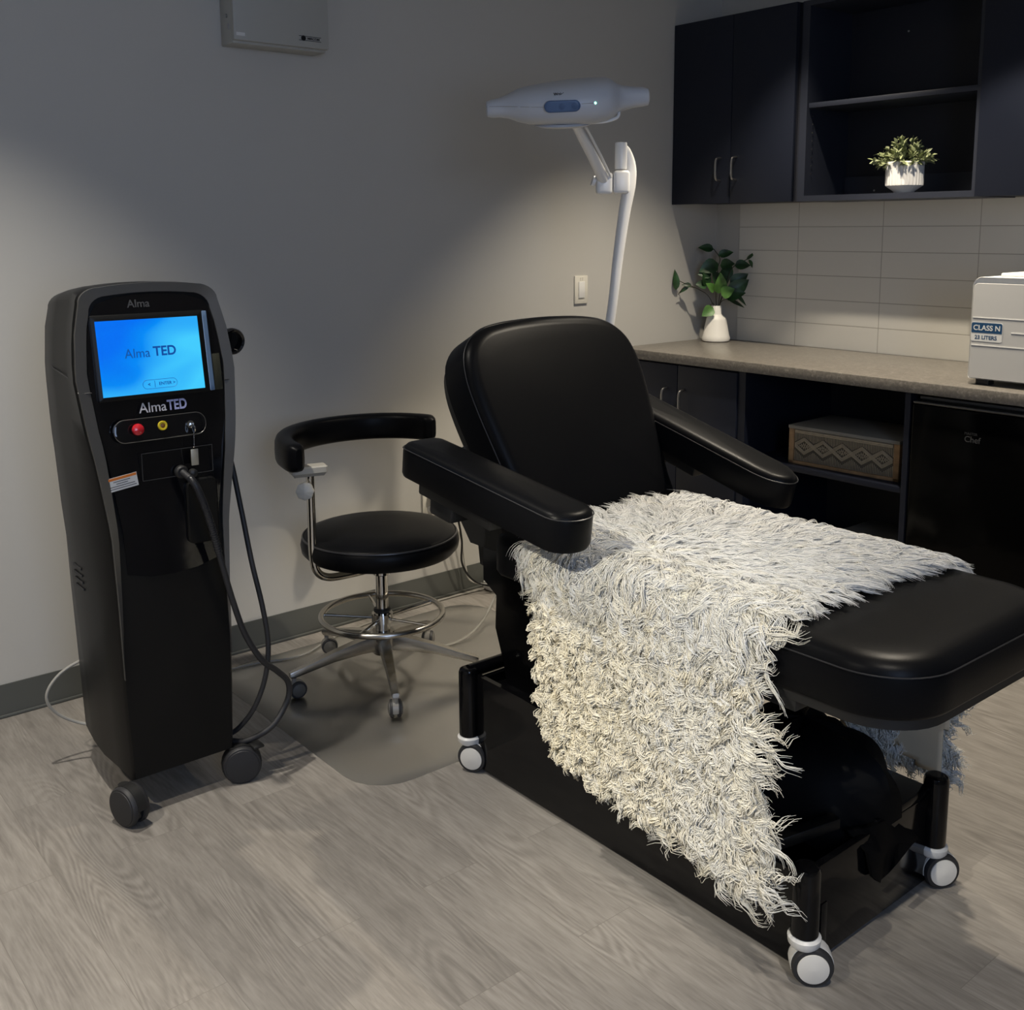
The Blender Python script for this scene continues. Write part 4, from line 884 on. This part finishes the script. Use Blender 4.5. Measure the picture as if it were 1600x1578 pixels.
# lift column: head-side tower leaning up to the seat
lc = MB(); yy0, yy1 = CY - .17, CY + .17
poly = [(1.20, .232), (1.62, .225), (1.72, .40), (1.70, .60), (1.24, .62), (1.10, .60), (1.10, .50), (1.155, .47), (1.15, .38), (1.18, .30)]
prism(lc, poly, yy0, yy1); lc.obj('lift_column', GBASE, ch_)
bm_ = MB(); prism(bm_, [(1.07, .60), (1.02, .66), (1.03, .74), (1.07, .78), (1.30, .76), (1.40, .60)], CY - .19, CY + .19); prism(bm_, [(1.06, .53), (1.05, .60), (1.20, .62), (1.24, .50)], CY - .15, CY + .15)
bm_.box(1.30, 2.20, CY - .20, CY + .20, .580, .618, .006); bm_.obj('seat_frame', DARKP, ch_)
# cloth-covered motor and pedal bar at the foot end
cv = MB(); rs = []
nseg = 30
for i in range(13):
    t = i / 12; a = t * PI / 2; rs_ = []
    for k in range(nseg):
        th = 2 * PI * k / nseg; wob = 1 + .07 * math.sin(3 * th + 1) + .05 * math.sin(7 * th + 5 * t)
        rx_, ry_ = .20 * math.cos(a) ** .7 * wob, .165 * math.cos(a) ** .7 * wob
        rs_.append(Vector((1.985 + rx_ * math.cos(th), CY + .03 + ry_ * math.sin(th), .19 + .175 * math.sin(a) ** .8 + .020 * math.sin(3 * th + 1.3) * math.cos(a) + .010 * math.sin(9 * th + 4 * t))))
    rs.append(rs_)
cv.rings(rs, cap1=False); cv.obj('motor_cover', CLOTH, ch_)
fl_ = MB()
fl_.rings([[Vector((2.165 + .03 * math.sin(k * .9), CY - .07 + k * .045, .225 - .0 * k)) for k in range(6)] + [Vector((2.155 + .03 * math.sin(k * .9), CY - .07 + k * .045, .225)) for k in range(5, -1, -1)],
           [Vector((2.208 + .006 * math.sin(k * 2), CY - .06 + k * .04, .19 - .01 * k)) for k in range(6)] + [Vector((2.200 + .006 * math.sin(k * 2), CY - .06 + k * .04, .19 - .01 * k)) for k in range(5, -1, -1)],
           [Vector((2.212 + .006 * math.sin(k * 2), CY - .045 + k * .02, .11 - .012 * (k - 2) ** 2 * -.5)) for k in range(6)] + [Vector((2.204, CY - .045 + k * .02, .11 - .012 * (k - 2) ** 2 * -.5)) for k in range(5, -1, -1)]])
fl_.obj('cover_flap', CLOTH, ch_)
MB().box(-.075, .075, -.018, .018, -.012, .012, .003, frame((2.12, CY - .16, .235), (.45, .85, .22), (.85, -.45, .15), (0, 0, 1))).obj('foot_pedal', SATB, ch_)
# seat and leg rest
seat_prof = [(.018, .595), (.006, .598), (0, .606), (0, .672), (.004, .686), (.012, .696), (.024, .702), (.045, .706)]
o1 = resample(rrect(1.30, 1.74, CY - .300, CY + .300, .03, 6), 80)
MB().cushion([(p[0], p[1]) for p in o1], [(i, h + 0.0) for i, h in seat_prof]).obj('seat', LEATH, ch_)
o2 = resample(rrect(1.745, 2.415, CY - .305, CY + .305, [.135, .135, .02, .02], 12), 140)
lr = MB().cushion([(p[0], p[1]) for p in o2], seat_prof).obj('leg_rest', LEATH, ch_)
def ring_at(o, ins, z):
    P = [Vector((p[0], p[1])) for p in o]; n = len(P); out = []
    for i in range(n):
        t = (P[(i + 1) % n] - P[i - 1]).normalized(); q = P[i] - Vector((t.y, -t.x)) * ins; out.append((q.x, q.y, z))
    return out
MB().tube(ring_at(o2, -.0005, .677), .0016, 6, closed=True).obj('leg_rest_piping', SEAM, lr)
o3 = resample(rrect(1.80, 2.400, CY - .288, CY + .288, [.125, .125, .02, .02], 10), 100)
ub = MB().cushion([(p[0], p[1]) for p in o3], [(.02, .568), (0, .574), (0, .596)]); ub.box(2.05, 2.18, CY - .285, CY - .22, .550, .594, .004); ub.box(2.22, 2.35, CY + .16, CY + .295, .535, .596, .008)
ub.obj('leg_rest_shell', DARKP, ch_)
# backrest
lean = math.atan(.51); bz = Vector((math.cos(lean), 0, math.sin(lean))); by = Vector((-math.sin(lean), 0, math.cos(lean)))
BMx = frame((1.345, CY + .060, .706), (0, 1, 0), by, bz)
hb = [(.270, 0.0), (.272, .06), (.280, .13), (.293, .22), (.305, .31), (.310, .38), (.306, .43), (.292, .475), (.260, .512), (.215, .536), (.15, .548), (.08, .553), (0, .555)]
half = [(w_, v_) for w_, v_ in hb]
ol = [(-.24, -.012), (0, -.014), (.24, -.012)] + half + [(-w_, v_) for w_, v_ in half[::-1][1:]]
ol = resample(spline([(a, b, 0) for a, b in ol + [ol[0]]], 4)[:-1], 130); ol = [(p.x, p.y) for p in ol]
bk = MB().cushion(ol, [(.035, -.135), (.012, -.130), (0, -.115), (0, -.030), (.004, -.014), (.014, -.005), (.026, .000), (.034, .001)], BMx, crown=.006).obj('backrest', LEATH, ch_)
MB().tube([BMx @ Vector(p) for p in ring_at(ol, -.0005, -.022)], .0016, 6, closed=True).obj('backrest_piping', SEAM, bk)
bkp = MB(); bkp.cushion([(x * .93, y * .93 + .02) for x, y in ol], [(.03, -.170), (0, -.160), (0, -.132)], BMx)
bkp.box(-.30, -.24, .17, .26, -.175, -.13, .008, BMx); bkp.box(.22, .28, .17, .26, -.175, -.13, .008, BMx); bkp.box(-.16, .16, -.10, .20, -.20, -.14, .01, BMx)
bkp.obj('backrest_shell', DARKP, ch_)
# armrests
def arm(y, xb, zb_, xf, zf, wb, wf, name, thick=.092, yaw=0.0, tip=.85):
    d = Vector((xf - xb, 0, zf - zb_)); L = d.length; ex = d.normalized(); ex = Matrix.Rotation(yaw, 3, 'Z') @ ex; ey = Vector((0, 1, 0)); ey = (ey - ex * ex.dot(ey)).normalized(); ez = ex.cross(ey)
    A = frame((xb, y, zb_), ex, ey, ez); pts = []
    for k in range(13): a = -PI / 2 + PI * k / 12; pts.append((L - wf * tip + wf * tip * math.cos(a), wf * math.sin(a)))
    for k in range(9): a = PI / 2 + PI * k / 8; pts.append((wb * .5 + wb * .5 * math.cos(a), wb * (math.copysign(abs(math.sin(a)) ** .6, math.sin(a)))))
    pts = [(p.x, p.y) for p in resample([Vector((a, b, 0)) for a, b in pts], 90)]
    o = MB().cushion(pts, [(.016, -thick), (.004, -thick + .004), (0, -thick + .014), (0, -.020), (.003, -.010), (.010, -.003), (.020, 0)], A, crown=.003).obj(name, LEATH, ch_)
    MB().tube([A @ Vector(p) for p in ring_at(pts, -.0005, -.014)], .0015, 6, closed=True).obj('armrest_piping', SEAM, o)
    return A, L
A1, L1 = arm(-2.452, 1.095, .915, 1.70, .842, .062, .062, 'armrest')
A2, L2 = arm(-1.680, 1.06, .955, 1.675, .792, .068, .064, 'armrest', tip=1.5)
for A, L, s in ((A1, L1, 1), (A2, L2, -1)):
    am = MB(); am.box(.05, .34, -.03, .03, -.13, -.092, .006, A); am.box(.10, .19, -.03, .05 if s > 0 else .035, -.165, -.12, .008, A)
    am.obj('armrest_bracket', DARKP, ch_)
MB().box(-.006, .006, -.006, .006, -.118, -.100, .002, A2 @ Matrix.Translation((.21, -.055, 0))).obj('release_lever', REDSP, ch_)

# ================================================================== SHEEPSKIN
TOPZ = .709; YN = CY - .305; YF_ = CY + .305; RC = .045
def path(s, h=0.0):
    """s runs from the far edge (0) to the near edge; h is the height above the surface. numpy arrays in, (y,z) out"""
    s = np.asarray(s, float); h = np.asarray(h, float)
    yf0, yn0 = YF_ - RC + .008, YN + RC - .008; W = yf0 - yn0; A = RC * PI / 2
    y = np.zeros_like(s); z = np.zeros_like(s)
    top = (s >= 0) & (s <= W); y = np.where(top, yf0 - s, y); z = np.where(top, TOPZ + h, z)
    t = (s - W) / RC; c = (s > W) & (s <= W + A); y = np.where(c, yn0 - np.sin(t) * (RC + h), y); z = np.where(c, TOPZ - RC + np.cos(t) * (RC + h), z)
    d = s - W - A; q = d > 0; flare = .020 * np.clip(d / .5, 0, 1)
    y = np.where(q, yn0 - RC - h - flare, y); z = np.where(q, TOPZ - RC - d, z)
    t = -s / RC; c = (s < 0) & (s >= -A); y = np.where(c, yf0 + np.sin(t) * (RC + h), y); z = np.where(c, TOPZ - RC + np.cos(t) * (RC + h), z)
    d = -s - A; q = d > 0; y = np.where(q, yf0 + RC + h, y); z = np.where(q, TOPZ - RC - d, z)
    return y, z
W_ = (YF_ - YN) - 2 * RC + .016; AL = RC * PI / 2
def sn(z): return W_ + AL + (TOPZ - RC - z)
def sf(z): return -(AL + (TOPZ - RC - z))
poly = [(1.455, sf(.60)), (1.43, .02), (1.415, .15), (1.42, .30), (1.42, .42), (1.46, W_), (1.50, sn(.62)), (1.505, sn(.53)), (1.515, sn(.44)), (1.53, sn(.36)), (1.56, sn(.29)), (1.60, sn(.255)), (1.70, sn(.25)),
        (1.82, sn(.245)), (1.93, sn(.255)), (2.03, sn(.245)), (2.11, sn(.225)), (2.150, sn(.225)), (2.150, sn(.30)), (2.125, sn(.38)), (2.10, sn(.50)), (2.105, sn(.62)), (2.12, W_), (2.115, .42), (2.11, .25), (2.13, .13), (2.16, .02), (2.165, sf(.50)), (2.17, sf(.34)), (2.155, sf(.20)), (1.90, sf(.22)), (1.70, sf(.40))]
PX_ = np.array([p[0] for p in poly]); PS_ = np.array([p[1] for p in poly])
def inside(x, s):
    r = np.zeros(x.shape, bool); n = len(PX_); j = n - 1
    for i in range(n):
        c = ((PS_[i] > s) != (PS_[j] > s)) & (x < (PX_[j] - PX_[i]) * (s - PS_[i]) / (PS_[j] - PS_[i] + 1e-12) + PX_[i]); r ^= c; j = i
    return r
throw = thing('sheepskin_throw', 'cream long-haired curly sheepskin throw draped over the chair seat', 'throw', (1.8, CY, .72))
# hide: a thin shell following the same drape
gx = np.arange(1.38, 2.24, .0125); gs = np.arange(PS_.min() - .02, PS_.max() + .02, .0125)
X, Sg = np.meshgrid(gx, gs, indexing='ij')
rip = .006 * np.sin(X * 23 + Sg * 5) * np.clip((Sg - W_ - AL) / .3, 0, 1)
Y, Z = path(Sg, .008 + rip); Y2, Z2 = path(Sg, .002 + rip)
ok = inside(X, Sg); vid = -np.ones(X.shape, int); V = []; FC = []
nx, ns = X.shape
cell = ok[:-1, :-1] & ok[1:, :-1] & ok[1:, 1:] & ok[:-1, 1:]
lo = thing_loc = np.array([1.8, CY, .72])
def hide_mesh(Ya, Za, name, m, par):
    mb = MB(); used = {}; 
    for i in range(nx - 1):
        for j in range(ns - 1):
            if cell[i, j]:
                q = []
                for (a, b_) in ((i, j), (i + 1, j), (i + 1, j + 1), (i, j + 1)):
                    if (a, b_) not in used: used[(a, b_)] = len(mb.v); mb.v.append((X[a, b_], Ya[a, b_], Za[a, b_]))
                    q.append(used[(a, b_)])
                mb.f.append(tuple(q)); mb.mi.append(0)
    return mb.obj(name, m, par)
hd = hide_mesh(Y2, Z2, 'hide', HIDE, throw); md = hd.modifiers.new('t', 'SOLIDIFY'); md.thickness = .002; md.offset = 0
hide_mesh(Y, Z, 'wool_backing', WOOLB, throw)
# wool locks
def make_locks(N, strands, seg, name):
    xs = RNG.uniform(1.38, 2.22, N * 3); ss = RNG.uniform(PS_.min(), PS_.max(), N * 3); k = inside(xs, ss)
    # fewer locks on the parts hanging behind the chair; leave the folded strip of hide bare
    far = ss < -AL * .8; k &= ~far | (xs > 1.80)
    zz_ = TOPZ - RC - (ss - W_ - AL); k &= ~((zz_ < .47) & (zz_ > .30) & (xs > 2.112))
    xs, ss = xs[k][:N], ss[k][:N]; n = len(xs)
    # how tightly curled, where: tight lower left of the hanging part, straight on top
    topness = np.clip(1 - (ss - .35) / .30, 0, 1) * (ss > -.05)
    left = np.clip((1.95 - xs) / .35, 0, 1); low = np.clip((ss - W_ - .08) / .2, 0, 1)
    tight = np.clip(left * low * 1.25 + .15 * RNG.normal(size=n), 0, 1); tight = np.where(ss < 0, 0, tight)
    # flow direction in (x, s)
    dx, ds = xs - 1.70 + .03 * np.sin(ss * 30), ss - .40 + .03 * np.sin(xs * 25); rr = np.hypot(dx, ds) + .05
    fx, fs = dx / rr, ds / rr
    hang = np.clip((ss - W_) / .12, 0, 1)
    swirl = 1.1 * np.sin(xs * 17 + 2.1 * np.sin(ss * 13)) * np.cos(ss * 15 + 1.3 * np.sin(xs * 11)) + .8 * np.sin(xs * 37 - ss * 31)
    edge = np.clip((xs - 2.02) / .1, 0, 1) * hang
    gx_, gs_ = .15 + .9 * edge, 1.0 - .25 * edge
    fx = fx * (1 - hang) + gx_ * hang; fs = fs * (1 - hang) + gs_ * hang
    fx = np.where(ss < -.02, .32, fx); fs = np.where(ss < -.02, -.95, fs)
    ang = np.arctan2(fs, fx) + swirl * (.25 + .65 * np.clip(1 - topness, 0, 1)) + RNG.normal(size=n) * .30
    ang = ang + RNG.normal(size=n) * 1.6 * np.exp(-(rr / .15) ** 2) * (ss > -.02)
    L = RNG.uniform(.065, .125, n) * (1 - .55 * tight); L *= np.where((xs > 2.05) & (ss > W_), 1.1, np.where(xs > 2.0, .75, 1)); L = np.where(ss < -.02, L * .7, L)
    amp = (.0010 + .0042 * (1 - topness) + .0022 * tight) * RNG.uniform(.6, 1.4, n)
    turns = RNG.uniform(1.6, 3.2, n) * (.45 + .55 * (1 - topness)); ph = RNG.uniform(0, 2 * PI, n)
    lift = RNG.uniform(.006, .022, n) + .006 * tight
    bend = np.where(RNG.random(n) < .5, -1, 1) * RNG.uniform(.3, 1.5, n) * (.30 + 2.6 * tight + 1.3 * (1 - topness))
    shade = np.clip(.45 + .50 * topness - .60 * tight + RNG.normal(size=n) * .12, 0, 1)
    allv, allf, alls = [], [], []; base = 0
    t = np.linspace(0, 1, seg + 1)[None, :]
    T3 = np.array([0, 2 * PI / 3, 4 * PI / 3])
    for q in range(strands):
        ox, os_ = RNG.normal(size=n) * .0048, RNG.normal(size=n) * .0048
        a = ang[:, None] + bend[:, None] * t ** 1.2 + RNG.normal(size=n)[:, None] * .07 * t
        l = (L * RNG.uniform(.8, 1.1, n))[:, None]
        step = l / seg
        cx = np.cumsum(np.cos(a) * step, 1) - np.cos(a[:, :1]) * step; cs = np.cumsum(np.sin(a) * step, 1) - np.sin(a[:, :1]) * step
        sp_ = 1.0 - .45 * t
        w_ = 2 * PI * turns[:, None] * t + ph[:, None] + RNG.normal(size=n)[:, None] * .25
        am_ = amp[:, None] * np.clip(t * 3, 0, 1)
        x = xs[:, None] + ox[:, None] * sp_ + cx - np.sin(a) * am_ * np.cos(w_)
        s = ss[:, None] + os_[:, None] * sp_ + cs + np.cos(a) * am_ * np.cos(w_)
        h = .004 + lift[:, None] * np.sin(np.clip(t * 1.5, 0, 1) * PI / 2) ** .8 * (1 - .45 * t ** 2) + am_ * np.sin(w_) + (RNG.normal(size=n) * .002)[:, None] * t
        h = np.maximum(h, .003)
        inn = ((ss < -AL) & (np.arange(n) % 5 < 2) & (xs < 2.03))[:, None]; h = np.where(inn, -.004 - h * .5, h)
        y, z = path(s, h)
        P = np.stack([x, y, z], -1)
        # fringe past the leg rest end droops a little
        tg = np.gradient(P, axis=1); tg /= np.linalg.norm(tg, axis=2, keepdims=True) + 1e-9
        up = np.array([0.31, -.52, .79]); e1 = np.cross(tg, up); e1 /= np.linalg.norm(e1, axis=2, keepdims=True) + 1e-9; e2 = np.cross(tg, e1)
        r = (.00080 * (1 + .25 * (1 - topness)) * RNG.uniform(.75, 1.35, n))[:, None] * np.clip(1.02 - t ** 5, 0.25, 1) * (1 + .35 * tight[:, None])
        ring = P[:, :, None, :] + r[:, :, None, None] * (np.cos(T3)[None, None, :, None] * e1[:, :, None, :] + np.sin(T3)[None, None, :, None] * e2[:, :, None, :])
        v = ring.reshape(-1, 3); allv.append(v)
        idx = (np.arange(n)[:, None, None] * (seg + 1) * 3 + np.arange(seg)[None, :, None] * 3)
        k3 = np.arange(3)[None, None, :]; k4 = (k3 + 1) % 3
        f = np.stack([idx + k3, idx + k4, idx + 3 + k4, idx + 3 + k3], -1).reshape(-1, 4) + base
        allf.append(f); base += len(v); alls.append(np.repeat(np.clip(shade + RNG.normal(size=n) * .05, 0, 1), (seg + 1) * 3))
    V = np.concatenate(allv) - thing_loc; Fc = np.concatenate(allf); Sh = np.concatenate(alls)
    me = bpy.data.meshes.new(name); me.vertices.add(len(V)); me.vertices.foreach_set('co', V.astype(np.float32).ravel())
    me.loops.add(len(Fc) * 4); me.loops.foreach_set('vertex_index', Fc.astype(np.int32).ravel())
    me.polygons.add(len(Fc)); me.polygons.foreach_set('loop_start', np.arange(0, len(Fc) * 4, 4, dtype=np.int32)); me.polygons.foreach_set('loop_total', np.full(len(Fc), 4, dtype=np.int32))
    me.update(calc_edges=True); me.shade_smooth()
    at = me.attributes.new('shade', 'FLOAT', 'POINT'); at.data.foreach_set('value', Sh.astype(np.float32))
    me.materials.append(WOOL)
    o = bpy.data.objects.new(name, me); COL.objects.link(o); o.parent = throw; o['kind'] = 'stuff'
    return o
make_locks(7500, 11, 12, 'wool')
stl.location.z += .0035; lm.location.z += .0035
